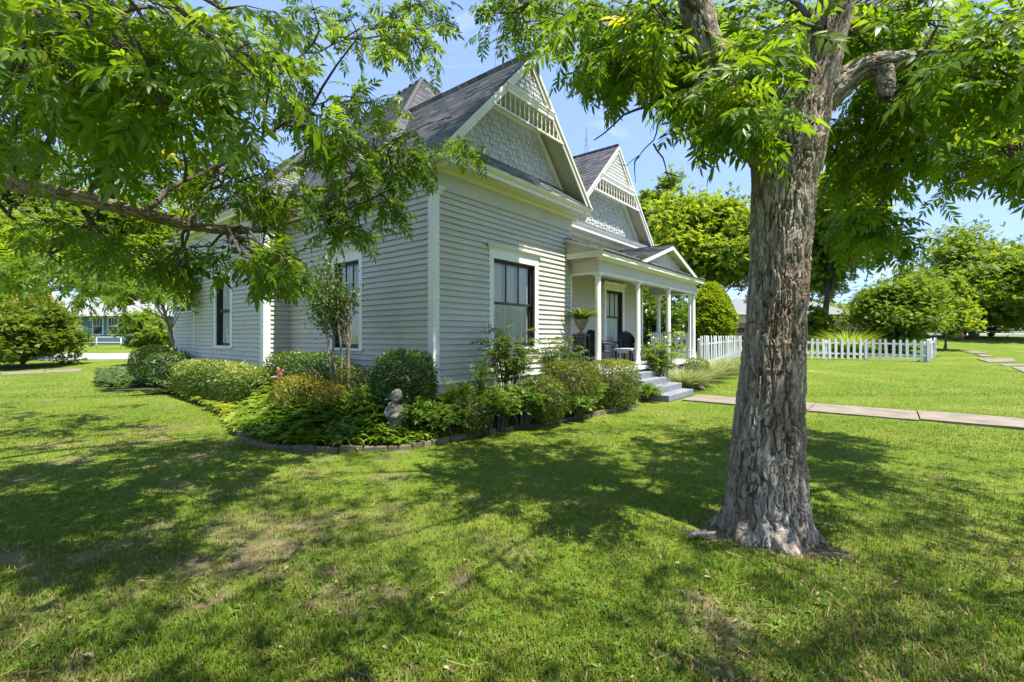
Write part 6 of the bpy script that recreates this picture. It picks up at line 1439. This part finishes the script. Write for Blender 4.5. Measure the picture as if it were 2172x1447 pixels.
# rose bush by the steps
x, y = s_at(1400, 14.2); airy('rose_bush', 'loose climbing rose bush with pale flowers right of the porch steps', x, y, .55, 1.75, 30, m_yg, 150, size=.26, nl=9, z0=.02, tone=-.1)
rs = np.random.RandomState(151)
mb = MB()
for k in range(10): mb.ball((x + rs.normal(0, .3), y + rs.normal(0, .3), rs.uniform(.5, 1.8)), (.04, .04, .03), 7, 5)
rb = [o for o in bpy.data.objects if o.name.startswith('rose_bush')][0]; mb.build('flowers', m_trim, rb)
x, y = s_at(1372, 12.3); airy('leafy_plant', 'low leafy plant at the foot of the porch steps', x, y, .42, .42, 22, m_cover, 152, size=.2, z0=.02)
# fern in the urn
STRAP = [leaflet_T(.10, .75, .1), leaflet_T(.09, .5, .1), leaflet_T(.11, 1.0, .1)]
t = thing('potted_fern', (UX, UY, FZ + 1.28), 'green fern growing in the porch urn', 'plant'); fo = Fol(); rs = np.random.RandomState(160)
for j in range(3):
    n = 46; th = rs.rand(n) * 6.283; D = np.stack([np.cos(th), np.sin(th), rs.uniform(1.1, 3.6, n)], 1); fo.add(STRAP[j], np.stack([UX + .08 * np.cos(th), UY + .08 * np.sin(th), np.full(n, FZ + 1.28)], 1), D, np.stack([-np.cos(th), -np.sin(th), 1 + 0 * th], 1), .42 * rs.uniform(.6, 1.2, n), rs.rand(n) * .8)
fo.build('fronds', m_nand, t)
# ornamental grasses
def grass_clump(name, label, x, y, n, L, mat, seed, z0, w=1.0, lean=(0, 0)):
    rs = np.random.RandomState(seed); t = thing(name, (x, y, z0), label, 'grass clump'); fo = Fol(); SB = [leaflet_T(.022 * w, dr, .1) for dr in (.30, .55, .85)]
    for j in range(3):
        m = n // 3; th = rs.rand(m) * 6.283; r = .16 * np.sqrt(rs.rand(m)); D = np.stack([np.cos(th) + lean[0], np.sin(th) + lean[1], rs.uniform(1.0, 3.4, m)], 1)
        fo.add(SB[j], np.stack([x + r * np.cos(th), y + r * np.sin(th), np.full(m, z0)], 1), D, np.stack([-np.cos(th), -np.sin(th), 1.2 + 0 * th], 1), L * rs.uniform(.6, 1.15, m), rs.rand(m))
    fo.build('blades', mat, t); return t
for i, (px, d, L, lb_) in enumerate([(1448, 15.0, 1.0, 'pale ornamental grass clump nearest the porch steps'), (1470, 15.9, .95, 'second pale ornamental grass clump from the porch steps'), (1497, 17.2, 1.0, 'third pale ornamental grass clump from the porch steps'), (1522, 18.4, 1.0, 'fourth pale ornamental grass clump from the porch steps'), (1548, 19.6, 1.0, 'pale ornamental grass clump closest to the big trunk')]):
    x, y = s_at(px, d); grass_clump('ornamental_grass', lb_, x, y, 750, L * .85, m_orng, 170 + i, gz(x, y), 1.3)
p = atd(1797, 26.3); grass_clump('ornamental_grass', 'arching green grass clump behind the white picket fence', p.x, p.y, 420, 1.75, m_yg, 178, p.z, 1.6)

# ------------------------------------------------------------------ ground cover (uncountable)
def cover(name, label, n, poly_px, mat, seed, size, hmax, temps, tone=0.0, spill=False):
    rs = np.random.RandomState(seed); pw = [gp(*p) for p in poly_px]; pl = [(p.x, p.y) for p in pw]; xs, ys = [p[0] for p in pl], [p[1] for p in pl]
    X = rs.uniform(min(xs), max(xs), n * 6); Y = rs.uniform(min(ys), max(ys), n * 6); k = inpoly(X, Y, pl) & (inpoly(X, Y, bedpoly) | spill); X, Y = X[k][:n], Y[k][:n]; m = len(X)
    d = np.full(m, 9.0)
    for e in EP: d = np.minimum(d, np.hypot(X - e[0], Y - e[1]))
    k = d > (-1 if spill else .05); X, Y, d = X[k], Y[k], d[k]; m = len(X)
    hgt = hmax * (.35 + .65 * sstep(.1, .8, d)) * (.45 + .9 * fbm(X * 2.2, Y * 2.2, seed)) * rs.rand(m) ** .55; Z = bed_h(X, Y) + .02 + hgt
    fo = Fol(); w = rs.randint(0, len(temps), m); th = rs.rand(m) * 6.283; D = np.stack([np.cos(th), np.sin(th), 0 * th], 1); Nn = rs.normal(0, .28, (m, 3)) + np.array([0, 0, 1]); sz = size * rs.uniform(.6, 1.25, m)
    tn = np.clip(rs.beta(2, 2.5, m) * .7 + .5 * (fbm(X * 3, Y * 3, seed + 2) - .5) + .15 + tone, 0, 1)
    for q in range(len(temps)): j = w == q; fo.add(temps[q], np.stack([X, Y, Z], 1)[j], D[j], Nn[j], sz[j], tn[j])
    o = fo.build(name, mat); tag(o, label, 'ground cover', kind='stuff'); return o
ROS = [whorl_T(7, 80 + k, .42, .45) for k in range(4)]; ROS2 = [whorl_T(6, 90 + k, .55, .35) for k in range(3)]
FRONT = [(500, 905), (520, 945), (600, 957), (800, 962), (890, 955), (930, 945), (960, 880), (930, 850), (800, 845), (640, 842), (540, 850)]
cover('ground_cover', 'mass of glossy green ground cover at the front of the flower bed', 2600, FRONT, m_cover, 201, .175, .34, ROS, .14)
cover('ground_cover', 'leafy green ground cover below the clipped shrubs', 3200, [(930, 945), (1000, 935), (1120, 915), (1250, 893), (1350, 868), (1340, 850), (1150, 850), (1000, 860), (940, 850)], m_cover, 202, .15, .38, ROS2, .08)
cover('ground_cover', 'sunlit chartreuse ground cover by the angled edging block', 420, [(880, 950), (985, 935), (980, 905), (900, 905)], m_brightcover, 203, .16, .34, ROS, .1)
cover('ground_cover', 'pale yellow green ground cover along the left edge of the bed', 2200, [(360, 838), (425, 862), (472, 890), (500, 925), (560, 905), (620, 840), (560, 812), (420, 808)], m_brightcover, 204, .14, .42, ROS2, spill=True)
cover('ground_cover', 'dark blue green ivy at the far left of the bed', 1500, [(180, 800), (300, 835), (400, 850), (480, 822), (420, 795), (240, 785)], m_bluecover, 205, .11, .30, ROS2)
rs = np.random.RandomState(210); fo = Fol()
for (px, d) in [(600, 7.35), (660, 7.45), (560, 7.5), (770, 7.5), (700, 7.25), (805, 7.8), (730, 7.9)]:
    x, y = s_at(px, d); n = 60; th = rs.rand(n) * 6.283; D = np.stack([np.cos(th), np.sin(th), rs.uniform(.6, 2.2, n)], 1)
    fo.add(leaflet_T(.045, .7, .1), np.stack([x + .05 * np.cos(th), y + .05 * np.sin(th), np.full(n, bz(x, y))], 1), D, np.stack([-np.cos(th), -np.sin(th), 1 + 0 * th], 1), .42 * rs.uniform(.6, 1.1, n), rs.rand(n) * .7 + .2)
o = fo.build('strap_leaf_cover', m_cover); tag(o, 'strappy lily turf leaves arching over the front edging', 'ground cover', kind='stuff')
# ivy beyond the bed at the far left
rs = np.random.RandomState(211); n = 1300; P = np.array([gp(rs.uniform(205, 400), rs.uniform(788, 822)) for _ in range(n)]); P[:, 2] += .02 + .22 * rs.rand(n)
fo = Fol(); th = rs.rand(n) * 6.283; fo.add(ROS2[0], P, np.stack([np.cos(th), np.sin(th), 0 * th], 1), rs.normal(0, .3, (n, 3)) + np.array([0, 0, 1]), .15 * rs.uniform(.6, 1.2, n), rs.beta(2, 2, n)); o = fo.build('ivy_cover', m_bluecover); tag(o, 'low ivy spreading into the lawn left of the hedge', 'ground cover', kind='stuff')

# ------------------------------------------------------------------ grass blades
rs = np.random.RandomState(300)
def blades(n, pyr, pxr, hgt, wid, seed, name, label, two=True):
    rs = np.random.RandomState(seed); py = rs.uniform(pyr[0], pyr[1], n); px = rs.uniform(pxr[0], pxr[1], n); d = FPX * CAMZ / (py - 713); l = (px - 1086) / FPX * d
    x = d * FW[0] + l * RT[0]; y = d * FW[1] + l * RT[1]
    x += .06 * rs.normal(size=n) ; y += .06 * rs.normal(size=n)
    b_ = bare(x, y); k = rs.rand(n) > b_ * .90
    k &= ~inpoly(x, y, bedpoly); k &= np.hypot(x - TREE.x, y - TREE.y) > .34
    k &= ~((x > 12.5 + .10 * vnoise(y * 3, x * 0, 2)) & (x < 13.98 - .10 * vnoise(y * 3, x * 0, 8)) & (y < 4.35)); k &= ~((x > 12.0) & (x < 14.0) & (y > 4.3) & (y < 6))
    k &= ~((x > 10.4) & (y > 5.7)); k &= ~((x > 5.1) & (y > 6.6))
    x, y, b_, d = x[k], y[k], b_[k], d[k]; m = len(x); z = gbump(x, y) - .005
    tall = fbm(x * 1.3, y * 1.3, 31); h = hgt * rs.uniform(.45, 1.25, m) * (.65 + .7 * tall) * (1 - .4 * b_); w = wid * rs.uniform(.7, 1.3, m)
    th = rs.rand(m) * 6.283; ph = rs.uniform(.15, 1.15, m); ux, uy = np.cos(th), np.sin(th); sx, sy = -uy * w / 2, ux * w / 2
    mx_, mz = h * .55 * np.sin(ph * .6), h * .55 * np.cos(ph * .6); tx, tz = mx_ + h * .5 * np.sin(ph * 1.35), mz + h * .5 * np.cos(ph * 1.35)
    V = np.empty((m, 6, 3)); V[:, 0] = np.stack([x - sx, y - sy, z], 1); V[:, 1] = np.stack([x + sx, y + sy, z], 1)
    V[:, 2] = np.stack([x + ux * mx_ + sx * .85, y + uy * mx_ + sy * .85, z + mz], 1); V[:, 3] = np.stack([x + ux * mx_ - sx * .85, y + uy * mx_ - sy * .85, z + mz], 1)
    V[:, 4] = np.stack([x + ux * tx + sx * .12, y + uy * tx + sy * .12, z + tz], 1); V[:, 5] = np.stack([x + ux * tx - sx * .12, y + uy * tx - sy * .12, z + tz], 1)
    i = np.arange(m)[:, None] * 6; F = np.concatenate([i + np.array([[0, 1, 2, 3]]), i + np.array([[3, 2, 4, 5]])], 1).reshape(-1, 4)
    dry = fbm(x * .9 + 5, y * .9, 41); tone = .16 + .84 * np.clip(rs.beta(2.2, 2.4, m) * .75 + .75 * (fbm(x * .6, y * .6, 43) - .45), 0, 1)
    isdry = rs.rand(m) < np.clip(.05 + .30 * sstep(.52, .72, dry) + .45 * b_, 0, 1); tone = np.where(isdry, rs.uniform(0, .12, m), tone)
    o = link(name, np_mesh(name, V.reshape(-1, 3), F, m_grass, np.repeat(tone, 2))); tag(o, label, 'grass', kind='stuff'); return o
blades(130000, (960, 1560), (-250, 2420), .050, .0066, 1, 'grass', 'broad grass blades of the near lawn under the trees')
blades(90000, (840, 960), (-200, 2380), .042, .0078, 2, 'grass', 'fine grass of the middle lawn before the flower bed')
blades(60000, (768, 845), (-100, 2300), .045, .0125, 3, 'grass', 'fine sunlit grass of the far lawn')
rs = np.random.RandomState(320); fo = Fol(); n = 800; py = rs.uniform(920, 1520, n); px = rs.uniform(-100, 2200, n); P = np.array([gp(a, b_) for a, b_ in zip(px, py)]); k = (np.hypot(P[:, 0] - TREE.x, P[:, 1] - TREE.y) > .5) & (bare(P[:, 0], P[:, 1]) < .6) & ~inpoly(P[:, 0], P[:, 1], bedpoly); P = P[k]; n = len(P); P[:, 2] = gbump(P[:, 0], P[:, 1]) + .012
th = rs.rand(n) * 6.283; fo.add(whorl_T(5, 99, .3, .5), P, np.stack([np.cos(th), np.sin(th), 0 * th], 1), rs.normal(0, .2, (n, 3)) + np.array([0, 0, 1]), .045 * rs.uniform(.4, 1.5, n), rs.beta(2, 2, n)); o = fo.build('lawn_weeds', m_cover); tag(o, 'small broadleaf weeds dotted through the near lawn', 'weeds', kind='stuff')

# fallen leaves and twig litter
rs = np.random.RandomState(330); fo = Fol(); n = 3200; py = 860 + 690 * rs.rand(n) ** .8; px = rs.uniform(-100, 2300, n); P = np.array([gp(a, b_) for a, b_ in zip(px, py)])
bb = bare(P[:, 0], P[:, 1]); nt_ = np.hypot(P[:, 0] - TREE.x, P[:, 1] - TREE.y); k = (rs.rand(n) < .25 + .75 * np.maximum(bb, sstep(1.4, .4, nt_))) & (nt_ > .36) & ~inpoly(P[:, 0], P[:, 1], bedpoly) & (P[:, 0] < 12.4); P = P[k]; n = len(P)
P[:, 2] = gbump(P[:, 0], P[:, 1]) + .008 + .02 * rs.rand(n) * (1 - bb[k]); th = rs.rand(n) * 6.283
fo.add(leaflet_T(.32, .3, .12), P, np.stack([np.cos(th), np.sin(th), rs.uniform(-.2, .3, n)], 1), rs.normal(0, .4, (n, 3)) + np.array([0, 0, 1]), .045 * rs.uniform(.4, 1.3, n), rs.rand(n)); fo.add(leaflet_T(.035, .1, .1, .1), P[::3] + .02, np.stack([np.cos(th), np.sin(th), 0 * th], 1)[::3], rs.normal(0, .2, (len(P[::3]), 3)) + np.array([0, 0, 1]), .16 * rs.uniform(.4, 1.4, len(P[::3])), rs.rand(len(P[::3])) * .6)
o = fo.build('leaf_litter', m_litter); tag(o, 'dry fallen leaves and twigs scattered on the near lawn', 'leaf litter', kind='stuff')
